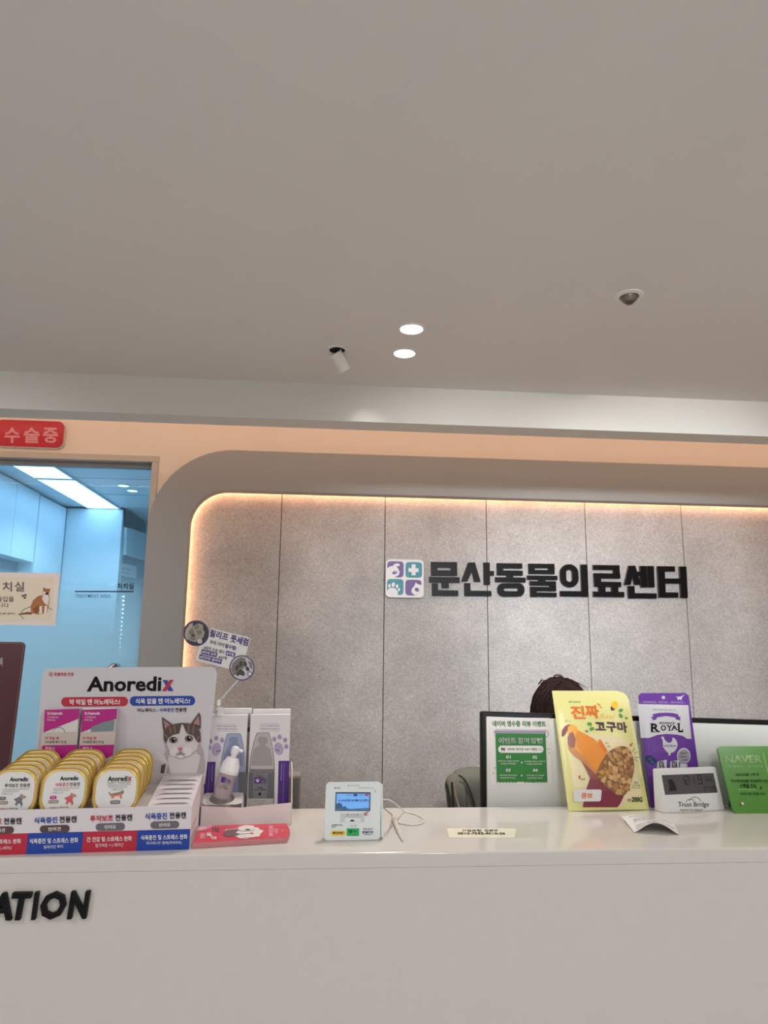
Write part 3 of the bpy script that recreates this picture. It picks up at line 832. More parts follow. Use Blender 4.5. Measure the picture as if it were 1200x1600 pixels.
for x0, y0, x1, y1, c, wd, a, b in ((-24, 1292, 22, 1303.5, BROWN, '반려견', -10, 8), (62.5, 1289.7, 109, 1301.3, BROWN, '반려견', 76, 95), (149.7, 1286.5, 195.3, 1298.3, SLATE, '반려묘', 163.8, 181.2), (235.3, 1283.5, 280, 1295, SLATE, '반려묘', 248.8, 266.2)):
    pr.rect(x0, y0, x1, y1, c, 1, r=5.7, dy=-1.2); pr.text(wd, a, y0 + 2.6, b, y1 - 3, WINK, 2, bold=.01, dy=-.6)
for x0, y0, x1, y1, wd in ((-40, 1312, 33.3, 1319.5, '간 건강 및 스트레스 완화'), (46.7, 1310, 122.5, 1318.3, '식욕증진 및 스트레스 완화'), (136, 1307.6, 206.3, 1315.5, '간 건강 및 스트레스 완화'), (220.3, 1304.8, 293, 1312.8, '식욕증진 및 스트레스 완화')):
    pr.text(wd, x0, y0, x1, y1, WINK, 3, bold=.018, dy=-2)
for x0, y0, x1, y1, wd in ((-22, 1322.8, 18.7, 1328, '밀크씨슬 + L-테아닌'), (68.8, 1320.6, 98.7, 1326, '발레리안 뿌리'), (149.6, 1317.6, 192.7, 1323.4, '밀크씨슬 + L-테아닌'), (228.3, 1314.6, 284.2, 1320.4, '개다래나무 열매(마따따비)')):
    pr.text(wd, x0, y0, x1, y1, WINK, 3, bold=.0, dy=-1.2)
pr.build('front_print', disp)
SF = Face(DF.w(.0002, 0, 0), 93.7); pr = Print(SF)
for k in range(4): pr.text('아노레딕스 전용캔', .012 + .05 * (k % 2), .014 + .02 * (k // 2), .055 + .05 * (k % 2), .024 + .02 * (k // 2), BROWN, bold=.0, uv=True)
pr.build('side_print', disp)

# cans: rounded square foil trays with a white lid label
GOLD = mat('gold foil', (218, 188, 112), .34, .65, bump=.2, nscale=500); LABEL = mat('can label', (226, 224, 222), .4); GOLD2 = mat('gold foil pressed', (200, 160, 76), .4, .8)
CS = .098


def can_meshes():
    def ring(half, r): return [(p[0], p[1] + CS / 2) for p in rrect(-half, -half, half, half, r, 7)]
    mb = MB(); secs = [(.0420, .030, -.0022), (.0428, .030, -.0010), (.0455, .031, -.0006), (.0475, .032, -.0026), (.0490, .033, -.0012), (.0490, .033, .0012), (.0465, .031, .0022), (.0440, .030, .0035), (.0375, .027, .020), (.0340, .025, .0225)]
    n = None; k = 0
    for h, r, y in secs:
        P = ring(h, r); n = len(P); mb.v += [Vector((x, y, z)) for x, z in P]
    i = mb.mi(GOLD)
    for a in range(len(secs) - 1):
        for q in range(n):
            w = (q + 1) % n; mb.f.append([a * n + q, a * n + w, (a + 1) * n + w, (a + 1) * n + q]); mb.m.append(i)
    mb.f.append([(len(secs) - 1) * n + q for q in range(n)]); mb.m.append(i)
    lab = MB(); P = ring(.0420, .030)
    lab.add([(x, -.0022, z) for x, z in P], [list(range(len(P)))], LABEL)
    return mb, lab


proto = thing('pet_food_can', '', 'can', (0, 0, 0)); proto.pop('label', None) if 'label' in proto else None
a_, b_ = can_meshes()
tray_o = a_.build('foil_tray', proto, local=True, smooth=True); lab_o = b_.build('lid_label', proto, local=True)
rows = [(100.5, 'second', 2), (22, 'leftmost', 1), (182, 'third', 3)]
ordn = ['front', 'second', 'third', 'fourth', 'fifth', 'rearmost']
colname = {1: 'grey dog column', 2: 'pink dog column', 3: 'orange cat column'}
cans = {}
first = True
for cx, nm, ci in rows:
    f2 = Face(DF.w(0, 0, -.014), 3.7); u, v = f2.uv(cx, 1211.5)
    for k in range(6):
        d = .016 + .0305 * k
        r = proto if first else proto.copy()
        if not first:
            COL.objects.link(r)
            for ch in (tray_o, lab_o):
                c = ch.copy(); COL.objects.link(c); c.parent = r
        first = False
        jit = random.uniform(-.003, .003)
        if k == 0: jit = 0
        lean = 9 + random.uniform(-2, 2)
        top = FH + slope * d - .0195
        r.location = DF.w(u + jit, top, -d); r.rotation_euler = (rad(-lean), 0, rad(3.7 + random.uniform(-2, 2)))
        what = {1: 'white-lidded gold foil can with a grey dog', 2: 'white-lidded gold foil can with a pink dog', 3: 'white-lidded gold foil can with an orange cat'}[ci]
        if k == 0: r['label'] = what + ', front of the ' + nm + ' column'
        elif k == 5: r['label'] = 'gold foil can at the rear end of the ' + colname[ci] + ', ' + nm + ' column'
        else: r['label'] = 'gold foil can, ' + ordn[k] + ' from the front in the ' + colname[ci]
        r['group'] = 'pet food cans in the counter display'; r['category'] = 'can'
        cans[(ci, k)] = r


class LPrint(Print):
    pass


CF = Face((0, -.0024, 0))
def can_print(ci, root):
    pr = Print(CF, 1, .0003)
    X = lambda x: (x - 602) / 425 * CS
    Y = lambda y: CS - (y - 348) / 395 * CS
    def T(s, x0, y0, x1, y1, m, bold=.02, shear=0): pr.text(s, X(x0), Y(y1), X(x1), Y(y0), m, 1, bold, shear, uv=True)
    if ci < 3:
        T('Anoredix', 555, 420, 722, 455, INK, .03)
        if ci == 1: T('투약보조 전용캔', 518, 472, 740, 505, INK, .01)
        else: T('식욕증진', 518, 472, 640, 505, RED, .01); T('전용캔', 648, 472, 738, 505, INK, .01)
        pr.rect(X(505), Y(520), X(735), Y(517), RED if ci == 2 else SLATE, 0, uv=True)
        T('간편하게 급여하는 영양 보조식', 505, 528, 650, 542, GREY, 0); T('소화흡수 & 건강', 500, 548, 600, 562, GREY, 0)
        pr.rect(X(485), Y(606), X(545), Y(578), MAGENTA if ci == 2 else SLATE, 0, r=.003, uv=True); T('건식', 500, 584, 530, 600, WINK, 0)
        pr.rect(X(478), Y(640), X(568), Y(612), mat('taupe ink', (150, 132, 120), .5), 0, r=.003, uv=True); T('반려견용', 490, 618, 555, 634, WINK, 0)
        col = mat('dog red', (206, 92, 98), .6) if ci == 2 else mat('dog grey', (112, 116, 122), .6)
        pr.poly([(X(a), Y(b)) for a, b in ((612, 600), (660, 580), (672, 555), (684, 562), (722, 580), (715, 592), (695, 592), (688, 612), (700, 640), (688, 668), (680, 640), (660, 632), (645, 655), (630, 640), (640, 620))], col, 0, True)
        pr.poly([(X(a), Y(b)) for a, b in ((672, 555), (684, 562), (722, 580), (715, 592), (690, 596), (672, 585))], mat('dog tan', (178, 140, 110), .6), 1, True)
        T('간 피로회복 건강', 490, 668, 580, 682, RED, .01); T('NET WT 100g', 588, 668, 660, 682, INK, .01)
    else:
        o = 468
        T('Anoredi', 985 - o, 425, 1165 - o, 468, INK, .03); T('x', 1166 - o, 432, 1205 - o, 468, RED, .03)
        T('아노레딕스 : 투약보조 전용캔', 985 - o, 472, 1195 - o, 490, INK, 0)
        pr.rect(X(985 - o), Y(500), X(1210 - o), Y(497), SLATE, 0, uv=True)
        T('간편하게 급여하는 영양 보조식', 1000 - o, 508, 1170 - o, 522, GREY, 0); T('소화흡수 & 건강', 1030 - o, 528, 1140 - o, 544, GREY, 0)
        pr.poly([(X(a - o), Y(b)) for a, b in ((1000, 552), (1012, 556), (1026, 575), (1060, 572), (1110, 560), (1128, 548), (1145, 556), (1140, 574), (1126, 582), (1132, 612), (1116, 612), (1108, 590), (1066, 592), (1050, 612), (1034, 610), (1036, 592), (1020, 585))], mat('cat orange', (218, 130, 84), .6), 0, True)
        pr.poly([(X(a - o), Y(b)) for a, b in ((1000, 552), (1012, 556), (1026, 572), (1060, 566), (1110, 556), (1128, 545), (1145, 554), (1140, 566), (1060, 580), (1022, 580))], mat('cat grey', (128, 122, 124), .6), 1, True)
        pr.rect(X(1028 - o), Y(655), X(1118 - o), Y(625), SLATE, 0, r=.003, uv=True); T('반려묘용', 1040 - o, 632, 1106 - o, 648, WINK, 0)
    o = pr.mb.build('lid_print', root, local=True)
for ci in (1, 2, 3): can_print(ci, cans[(ci, 0)])
o = Print(CF, 1, .0003); o.text('Anoredix', -.028, .066, .014, .075, INK, bold=.03, uv=True); o.mb.build('lid_print', cans[(2, 4)], local=True)

# two magenta boxes in front of the backboard
for bi, (xa, xb, yt, lab) in enumerate([(70, 124, 1108, 'left magenta and white treat box standing behind the cans, round mark in its window'), (128.9, 181.4, 1106, 'right magenta and white treat box behind the cans, teal-grey window')]):
    XF = Face(DF.w(0, 0, -.1965), 3.7, 2); ua, vt = XF.uv(xa, yt); ub, _ = XF.uv(xb, yt); vb = FH + slope * .222 - .0185
    t = thing('treat_box', lab, 'box', XF.w((ua + ub) / 2, vb, 0), 'magenta treat boxes in the display')
    m_ = XF.mx()
    MB().box(((ua + ub) / 2, .0125, (vb + vt) / 2), (ub - ua, .0245, vt - vb), PAPER, mx=m_, r=.0008, seg=1).build('carton', t)
    pr = Print(XF, 1, crop=(0, 1020, 3.529)); ox = 0 if bi == 0 else 206
    pr.poly([(247 + ox, 314), (440 + ox, 308), (437 + ox, 362), (240 + ox, 440)], MAGENTA, 0)
    pr.text('Dr.Healmedix', 262 + ox, 326, 346 + ox, 342, WINK, 1, bold=.02, dy=-1); pr.text('간 피로회복 보조', 262 + ox, 350, 322 + ox, 361, WINK, 1, bold=0); pr.text('면역력 향상', 260 + ox, 366, 306 + ox, 376, WINK, 1, bold=0)
    if bi: pr.poly([(500 + 0, 436), (505, 408), (560, 386), (632, 368), (626, 430)], mat('teal grey window', (126, 142, 148), .25), 1)
    else:
        pr.ell(326, 436, 32, 26, GREY, 1, a0=180, a1=360); pr.ell(326, 437, 29, 23, PAPER, 2, a0=180, a1=360)
    pr.poly([(240 + ox, 440), (432 + ox, 434), (424 + ox, 506), (234 + ox, 510)], mat('beige band', (206, 194, 188), .5), 2)
    pr.text('약 먹일 땐', 250 + ox, 462, 326 + ox, 480, RED, 3, bold=.016); pr.text('가수분해 캔이 한 입', 248 + ox, 484, 366 + ox, 499, INK, 3, bold=.01)
    pr.poly([(233 + ox, 511), (424 + ox, 507), (417 + ox, 566), (225 + ox, 640), (228 + ox, 560)], MAGENTA, 1)
    pr.text('힐믹스', 250 + ox, 518, 305 + ox, 536, WINK, 2, bold=.01)
    pr.build('carton_print', t)

# ------------------------------------------------------------------ foot serum display
TH = Face(at(312, 1293, Z=KZ), 4, 0); tm = TH.mx()
wt = (TH.uv(451, 1290)[0]); ht = TH.uv(312.5, 1259.5)[1]; ht2 = TH.uv(449, 1254.5)[1]
hud = thing('serum_display_tray', 'small white card tray holding foot serum packs and a tester bottle', 'display stand', TH.w(wt / 2, 0, 0))
CARDP = mat('tray card', (226, 216, 214), .55)
mb = MB(); mb.prism([(0, 0), (wt + .006, 0), (wt + .006, ht2), (wt * .7, ht - .002), (.098, ht - .006), (0, ht)], lambda p: TH.w(p[0], p[1], 0), lambda p: TH.w(p[0], p[1], -.002), CARDP); mb.build('front_panel', hud)
mb = MB()
mb.prism([(0, 0), (.122, 0), (.122, .13), (.06, .12), (.03, .09), (.008, ht + .012), (0, ht2)], lambda p: TH.w(wt + .007, p[1], -p[0]), lambda p: TH.w(wt + .005, p[1], -p[0]), CARDP); mb.build('side_panel', hud)
mb = MB(); mb.prism([(0, 0), (.10, 0), (.10, ht), (0, ht)], lambda p: TH.w(0, p[1], -p[0]), lambda p: TH.w(.002, p[1], -p[0]), CARDP); mb.build('side_panel', hud)
# tester platform with round hole
hc = TH.uv(350, 1255); HCX, HCD, HR = .0475, .0318, .0305
mb = MB(); ring = 28; o_ = []
w0, w1, d0, d1, zt = .003, .099, .0005, .0632, ht + .002
sq = []
for q in range(ring):
    a = 2 * pi * q / ring; c, s_ = cos(a), sin(a); k = min((w1 - HCX) / max(c, 1e-9) if c > 0 else (HCX - w0) / max(-c, 1e-9), (d1 - HCD) / max(s_, 1e-9) if s_ > 0 else (HCD - d0) / max(-s_, 1e-9))
    sq.append((HCX + c * k, HCD + s_ * k))
RISE = .25
mb.add([TH.w(x, zt + RISE * y, -y) for x, y in sq] + [TH.w(HCX + HR * cos(2 * pi * q / ring), zt + RISE * (HCD + HR * sin(2 * pi * q / ring)), -(HCD + HR * sin(2 * pi * q / ring))) for q in range(ring)], [[q, (q + 1) % ring, ring + (q + 1) % ring, ring + q] for q in range(ring)], CARDP)
mb.box(((w0 + w1) / 2, d1 - .001, (zt + RISE * d1 - .001) / 2), (w1 - w0, .002, zt + RISE * d1 - .001), CARDP, mx=tm)
mb.box((w1 - .001, d1 / 2, zt / 2), (.002, d1 - .004, zt), CARDP, mx=tm)
mb.build('tester_platform', hud)
# serum packs
LIL = mat('lilac ink', (184, 166, 196), .5); LIL2 = mat('lilac line', (150, 130, 168), .5); DSIL = mat('dark silver print', (104, 102, 104), .35, .3); MSIL = mat('silver print', (160, 156, 154), .35, .2); LSIL = mat('pale silver print', (186, 182, 178), .35); BLU = mat('pale blue print', (160, 168, 196), .4); BLU2 = mat('mid blue print', (134, 142, 172), .4)
def pack(face, x0, x1, ytop, lab, side, hu=None):
    ua, vt = face.uv(x0, ytop); ub, _ = face.uv(x1, ytop)
    t = thing('serum_pack', lab, 'package', face.w((ua + ub) / 2, .003, 0), 'boxed foot serums in the white tray')
    fm = face.mx(); hp_ = []
    MB().box(((ua + ub) / 2, .0125, (vt + .003) / 2), (ub - ua, .025, vt - .003), PAPER, r=.001, seg=1, mx=fm).build('carton', t)
    return t
PF = Face(TH.w(0, 0, -.0665), 4, 2); PR = Face(TH.w(0, 0, -.0945), 4, 2)
C6 = (310, 1090, 7.5)
tL = pack(PF, 328, 387.3, 1117.2, 'front left foot serum carton, printed bluish bottle, behind the tester', -1)
tR = pack(PF, 391.5, 453.5, 1116.4, 'front right foot serum carton with a printed grey pump bottle', 1)
tRL = pack(PR, 344, 393.5, 1107, 'rear left foot serum carton peeking over the front left one', -1)
tRR = pack(PR, 395.3, 454.6, 1108.3, 'rear right foot serum carton peeking over the front right one', 1)
pr = Print(PR, 1, crop=C6); pr.rect(575, 345, 610, 400, PURPLE, 0); pr.rect(580, 180, 612, 340, LIL, 0); pr.build('carton_print', tRL)
pr = Print(PF, 1, crop=C6)   # right pack
pr.text('우리 아이의 활발한 움직임과', 722, 322, 948, 338, PURPLE, bold=0); pr.text('건강한 발관리의 시작입니다', 722, 356, 946, 374, PURPLE, bold=0)
pr.line([(715, 306), (940, 304)], 2, GREY); pr.line([(730, 390), (962, 388)], 2, GREY)
pr.poly([(940, 742), (1066, 740), (1052, 1262), (926, 1262)], PURPLE, 0)
pr.ell(942, 598, 54, 76, LIL, 0, rot=-10)
for x, y in ((890, 488), (952, 462), (1016, 498), (1030, 574)): pr.ell(x, y, 27, 32, LIL, 0); pr.ell(x, y, 13, 15, LIL2, 1)
pr.text('촉촉한 발바닥', 896, 556, 976, 572, LIL2, bold=0, dy=22); pr.text('풋세럼', 905, 600, 945, 622, PURPLE, bold=.02, dy=12)
pr.poly([(682, 418), (700, 408), (815, 408), (832, 418), (862, 520), (885, 680), (893, 820), (888, 1262), (590, 1262), (598, 820), (612, 680), (645, 520)], GREY, 0)
pr.poly([(688, 424), (705, 414), (810, 414), (826, 424), (856, 524), (878, 680), (884, 820), (604, 820), (619, 680), (652, 524)], LSIL, 1)
pr.poly([(700, 470), (730, 456), (790, 458), (812, 480), (808, 530), (780, 555), (840, 600), (860, 680), (868, 800), (620, 800), (632, 680), (650, 600), (720, 552), (700, 520)], MSIL, 2)
pr.rect(604, 796, 886, 836, LSIL, 3, r=10); pr.rect(600, 836, 886, 880, GREY, 3)
pr.poly([(592, 878), (884, 878), (880, 1178), (584, 1178)], DSIL, 3); pr.poly([(640, 880), (820, 880), (800, 1176), (640, 1176)], GREY, 4); pr.poly([(660, 885), (800, 885), (760, 960), (700, 960)], MSIL, 4)
pr.rect(658, 932, 730, 1004, PURPLE, 5); pr.text('Hu', 734, 932, 798, 985, PURPLE, 5, bold=.02); pr.text('Relief', 734, 988, 796, 1006, PURPLE, 5, bold=.01)
pr.ell(694, 976, 15, 12, PAPER, 6); [pr.ell(x, y, 5, 6, PAPER, 6, n=10) for x, y in ((676, 962), (688, 952), (702, 952), (713, 963))]
pr.text('ANIMAL', 690, 1044, 752, 1060, INK, 5, bold=0); pr.text('FOOT SERUM', 658, 1068, 790, 1084, INK, 5, bold=0); pr.poly([(720, 1100), (735, 1128), (728, 1144), (712, 1144), (704, 1128)], INK, 5)
pr.poly([(584, 1180), (880, 1180), (880, 1262), (584, 1262)], LSIL, 3); pr.text('릴리프 풋세럼', 655, 1200, 785, 1216, GREY, 5, bold=0); pr.text('50ml', 690, 1228, 760, 1244, GREY, 5, bold=0)
pr.text('RELIEF FOOT SERUM', 945, 772, 962, 790, LIL, 1, bold=0) if False else None
pr.line([(978, 770), (968, 970)], 9, LIL2, 1); pr.line([(1006, 770), (988, 1230)], 5, LIL2, 1)
pr.build('carton_print', tR)
pr = Print(PF, 1, crop=C6)   # left pack
pr.text('우리 아이의 활발한 움직임과', 222, 328, 450, 344, PURPLE, bold=0); pr.text('건강한 발관리의 시작입니다', 222, 360, 452, 378, PURPLE, bold=0)
pr.line([(210, 314), (440, 312)], 2, GREY); pr.line([(225, 394), (462, 392)], 2, GREY)
pr.poly([(76, 754), (202, 752), (178, 1140), (62, 1140)], PURPLE, 0); pr.line([(166, 790), (156, 980)], 9, LIL2, 1); pr.line([(130, 780), (112, 1100)], 5, LIL2, 1)
pr.ell(210, 606, 54, 80, LIL, 0, rot=12)
for x, y in ((125, 582), (142, 512), (210, 476), (278, 500)): pr.ell(x, y, 27, 33, LIL, 0); pr.ell(x, y, 13, 15, LIL2, 1)
pr.text('촉촉한 발바닥', 172, 590, 262, 606, LIL2, bold=0, dy=-22); pr.text('풋세럼', 210, 622, 262, 642, PURPLE, bold=.02, dy=-14)
pr.poly([(332, 428), (350, 418), (480, 418), (498, 428), (525, 530), (545, 700), (548, 1140), (240, 1140), (262, 760), (300, 540)], BLU2, 0)
pr.poly([(340, 434), (355, 425), (475, 425), (490, 434), (516, 532), (535, 700), (538, 870), (262, 870), (270, 760), (310, 540)], BLU, 1)
pr.poly([(360, 480), (390, 460), (450, 462), (470, 490), (462, 530), (500, 600), (520, 700), (522, 800), (280, 800), (300, 660), (340, 590), (370, 530)], BLU2, 2)
pr.poly([(480, 880), (574, 876), (572, 1150), (470, 1150)], DSIL, 3)
pr.build('carton_print', tL)
# tester bottle
tb = thing('tester_bottle', 'tilted white pump tester bottle standing in the tray hole', 'bottle', TH.w(HCX, .012, -.026))
A0 = TH.w(HCX - .002, zt + RISE * .0318 + .0015, -.0318)
topp = at(369.5, 1166, Y=A0.y + .010); ax = (topp - A0).normalized(); LB = (topp - A0).length
WPUMP = mat('white pump plastic', (236, 234, 234), .25)
BOT = mat('clear bottle', (206, 196, 200), .08, alpha=.55); LIQ = mat('pinkish bottle sleeve', (176, 150, 158), .25)
k_ = LB / .150
MB().lathe([(.0001, 0), (.024 * k_, .0), (.0265 * k_, .003), (.0265 * k_, .074 * k_)], A0, BOT, axis=ax, n=32, cap=False).build('bottle_body', tb, smooth=True)
MB().lathe([(.0001, .004), (.0235 * k_, .004), (.0235 * k_, .070 * k_), (.0001, .071 * k_)], A0, LIQ, axis=ax, n=32, cap=False).build('serum', tb, smooth=True)
MB().lathe([(.0285 * k_, .070 * k_), (.0292 * k_, .073 * k_), (.0285 * k_, .0835 * k_), (.0275 * k_, .085 * k_), (.0265 * k_, .098 * k_), (.0185 * k_, .114 * k_), (.0165 * k_, .117 * k_), (.0085 * k_, .118 * k_), (.0085 * k_, .124 * k_), (.0115 * k_, .126 * k_), (.0125 * k_, .133 * k_), (.0125 * k_, .140 * k_), (.0105 * k_, .147 * k_), (.006 * k_, .150 * k_), (.0001, .1505 * k_)], A0, WPUMP, axis=ax, n=32, cap=False).build('pump_head', tb, smooth=True)
e_ = ax.cross(Vector((0, -1, 0))).normalized() * -1
mb = MB(); mb.tube([A0 + ax * .136 * k_, A0 + ax * .137 * k_ + Vector((.014, -.004, .001)), A0 + ax * .135 * k_ + Vector((.019, -.005, -.001))], .004, WPUMP); mb.build('nozzle', tb, smooth=True)
tbn = Vector((0, -1, 0)); tbn = (tbn - ax * tbn.dot(ax)).normalized(); rr = tbn.cross(ax) * -1
mb = MB()
def onb(x, y, lay=0):   # wraps a small label round the bottle
    a = x / (.0265 * k_); R_ = .0268 * k_ + lay * .0002
    return A0 + ax * y + (tbn * cos(a) + (ax.cross(tbn)) * sin(a)) * R_
sg_ = 1 if (ax.cross(tbn)).x > 0 else -1
def wrap_rect(x0, y0, x1, y1, m, lay=0):
    N = 6; vs = []
    for i in range(N + 1):
        x = x0 + (x1 - x0) * i / N; vs += [onb(x * sg_, y0, lay), onb(x * sg_, y1, lay)]
    mb.add(vs, [[2 * i, 2 * i + 2, 2 * i + 3, 2 * i + 1] for i in range(N)], m)
def wrap_text(s, x0, y0, x1, y1, m, bold=.02, lay=1):
    vs, fs = glyphs(s, bold); mb.add([onb((x0 + (x1 - x0) * a) * sg_, y0 + (y1 - y0) * b, lay) for a, b in vs], fs, m)
wrap_rect(-.012, .038, -.001, .051, PURPLE); wrap_text('Hu', .0005, .040, .0135, .051, PURPLE); wrap_text('Relief', .0005, .037, .0135, .0395, PURPLE, .01)
wrap_text('ANIMAL', -.006, .030, .007, .033, INK, 0); wrap_text('FOOT SERUM', -.011, .025, .012, .0285, INK, 0)
mb.build('bottle_print', tb)
# wobbler card on a clear stalk
WF = Face(at(345, 1093, Y=PF.w(.03, .2, 0).y - .010), 4, 3); C5 = (280, 960, 9.23)
wob = thing('wobbler_sign', 'tilted shelf wobbler card with two paw photos clipped to the serum tray', 'sign', at(345, 1093, Y=WF.o.y))
g = lambda x, y: WF.uv(280 + x / 9.23, 960 + y / 9.23)
P = [g(*p) for p in [(300, 455), (240, 630), (252, 664), (730, 788), (800, 640), (958, 590), (1026, 350), (985, 322), (720, 262), (470, 196), (440, 230), (420, 330)]]
MB().prism(P[::-1], lambda p: WF.w(p[0], p[1], 0), lambda p: WF.w(p[0], p[1], -.0008), PAPER).build('card', wob)
for nm_, cx, cy, r_ in (('photo_disc', 245, 272, 186), ('photo_disc', 905, 772, 182)):
    C_ = [g(cx + r_ * cos(a), cy + r_ * sin(a)) for a in [2 * pi * q / 40 for q in range(40)]]
    o = MB().prism(C_[::-1] if True else C_, lambda p: WF.w(p[0], p[1], .001), lambda p: WF.w(p[0], p[1], .0002), VIOLET if False else mat('violet rim', (66, 50, 110), .5)); o = o.build(nm_, wob)
pr = Print(WF, 2.5, crop=C5)
pg = [mat('paw grey %d' % i, c, .6) for i, c in enumerate([(60, 54, 66), (124, 118, 112), (158, 152, 134), (176, 170, 156), (72, 66, 66), (200, 194, 200)])]
pr.ell(245, 272, 170, 170, pg[0], 0)
pr.poly([(90, 330), (82, 280), (95, 220), (150, 140), (200, 120), (190, 200), (140, 330), (120, 380)], pg[3], 1)
pr.poly([(120, 330), (130, 240), (200, 170), (280, 130), (345, 150), (345, 220), (372, 260), (350, 330), (300, 380), (230, 400), (150, 380)], pg[2], 2)
for pts in ([(135, 250), (190, 200), (220, 260), (170, 300)], [(250, 240), (320, 220), (330, 280), (270, 300)], [(210, 180), (270, 150), (290, 200), (230, 220)], [(150, 330), (220, 310), (240, 370), (180, 380)]): pr.poly(pts, pg[1], 3)
pr.poly([(170, 300), (205, 275), (235, 300), (215, 320), (185, 318)], pg[4], 4)
pr.rect(270, 362, 330, 418, PAPER, 5, r=14); pr.text('전', 285, 375, 318, 406, PURPLE, 6, bold=.01)
pr.ell(905, 772, 166, 166, pg[5], 0)
pr.poly([(770, 700), (840, 640), (900, 615), (960, 640), (940, 760), (850, 850), (780, 880), (745, 800)], pg[1], 1); pr.poly([(990, 660), (1050, 700), (1060, 800), (1020, 760)], pg[1], 1)
for cx, cy, a_r, b_r, ro in ((835, 770, 26, 44, 20), (888, 715, 26, 44, 5), (952, 715, 26, 40, -10), (985, 785, 25, 36, -30)): pr.ell(cx, cy, a_r, b_r, pg[4], 2, rot=ro)
pr.poly([(812, 862), (850, 815), (890, 790), (930, 820), (950, 865), (930, 890), (880, 870), (840, 890)], pg[4], 2)
pr.ell(1018, 858, 34, 36, mat('violet rim', (66, 50, 110), .5), 3); pr.ell(1018, 858, 24, 26, PAPER, 4)
VI = mat('deep violet ink', (72, 52, 122), .5)
pr.text('릴리프', 462, 212, 722, 318, VI, 0, bold=.026, dy=68, dx=-30); pr.text('풋세럼', 756, 288, 1010, 398, VI, 0, bold=.026, dy=62, dx=-26)
pr.text('우리 아이', 446, 362, 652, 425, INK, 0, bold=.012, dy=52, dx=-10); pr.text('필수템!', 668, 418, 830, 482, VI, 0, bold=.022, dy=42, dx=-12)
pr.text('#말랑 보송 젤리', 358, 450, 655, 500, INK, 0, bold=.004, dy=72, dx=-10)
def tagtxt(s, x, y, w, h, dy): pr.poly([(x, y), (x + w, y + dy), (x + w - 12, y + h + dy), (x - 12, y + h)], VI, 0); pr.text(s, x + 8, y + 10 + dy * .04, x + w - 18, y + h - 10, WINK, 1, bold=.014, dy=dy * .9, dx=-8)
tagtxt('#각질', 680, 522, 132, 64, 34); tagtxt('#미세 상처', 326, 500, 228, 66, 54); tagtxt('#건조한 발바닥', 296, 572, 322, 66, 80)
pr.text('#산책', 572, 585, 690, 635, INK, 0, bold=.006, dy=28, dx=-8)
pr.build('card_print', wob)
CLEAR = mat('clear stalk plastic', (226, 230, 234), .08, alpha=.55)
p0, p1 = WF.w(*WF.uv(373.5, 1061), -.0015), WF.w(*WF.uv(345.5, 1092), -.0015)
mb = MB(); mb.tube([p0, p0 * .5 + p1 * .5, p1], .0022, CLEAR, n=8); mb.build('stalk', wob, smooth='all')
cm = WF.mx(); cu_, cv_ = WF.uv(342, 1098)
mb = MB(); mb.box((cu_, 0, cv_), (.009, .006, .015), WPLAST, r=.001, mx=cm); mb.lathe([(.011, -.001), (.011, .001)], WF.w(*WF.uv(343, 1111), 0), CLEAR, axis=WF.n, n=24); cu_, cv_ = WF.uv(338, 1115)
mb.build('suction_clip', wob)
mb = MB(); mb.box((cu_, .001, cv_ + .002), (.006, .004, .014), CHROME, r=.0005, seg=1, mx=cm); mb.build('metal_clip', wob)

# ------------------------------------------------------------------ red leaflet bundle
ZB = KZ + .0115
LFc = HFace((0, 0, ZB))
c_ = [at(*p, Z=ZB) for p in [(301, 1317.5), (449, 1308.5), (453.5, 1297.5), (447.5, 1286.5), (311, 1290.5)]]
lb = thing('leaflet_bundle', 'bundle of red leaflets with white dog faces lying at the serum tray', 'leaflets', ((c_[0] + c_[3]) / 2).to_2d().to_3d() + Vector((0, 0, KZ)))
REDL = mat('red leaflet', (206, 62, 82), .45); EDGE = mat('leaflet edges', (196, 130, 132), .7, noise=.25, nscale=900)
cc = c_
mb = MB(); mb.prism([(p.x, p.y) for p in cc], lambda p: (p[0], p[1], ZB), lambda p: (p[0], p[1], KZ + .0005), REDL, EDGE); mb.build('paper_stack', lb)
LFc.uv = lambda px, py: (at(px, py, Z=ZB).x, at(px, py, Z=ZB).y); LFc.w = lambda u, v, h=0: Vector((u, v, ZB + h))
pr = Print(LFc, 1, crop=(290, 1220, 6.667))
pr.poly([(140, 472), (310, 462), (215, 512), (118, 530)], mat('pink corner', (206, 140, 160), .5), 0); pr.text('동물병원 전용', 135, 495, 215, 512, WINK, 1, bold=.01, dy=-10)
pr.poly([(385, 560), (420, 530), (415, 510), (540, 500), (560, 480), (620, 465), (705, 468), (715, 485), (760, 490), (770, 510), (815, 520), (775, 560), (770, 580), (700, 590), (640, 606), (560, 600), (530, 580), (420, 585)], mat('dog white', (222, 214, 208), .6), 0)
pr.poly([(385, 562), (430, 515), (560, 505), (520, 545), (570, 560), (500, 582), (420, 585)], mat('dog dark', (112, 84, 88), .6), 1)
pr.ell(645, 512, 26, 7, pg[4], 1); pr.line([(545, 520), (600, 528), (700, 524), (720, 505)], 3, pg[4], 1); pr.line([(560, 560), (700, 548)], 3, pg[4], 1); pr.ell(690, 552, 20, 5, REDL, 2); pr.line([(600, 590), (640, 600), (690, 590)], 3, pg[4], 1)
pr.text('퍼펙트', 275, 485, 355, 540, mat('dog dark', (112, 84, 88), .6), 1, bold=.024); pr.text('독', 215, 545, 275, 590, WINK, 1, bold=.02); pr.text('덴탈', 270, 585, 325, 612, WINK, 1, bold=.01)
pr.text('프로바이오', 150, 545, 205, 612, WINK, 1, bold=0)
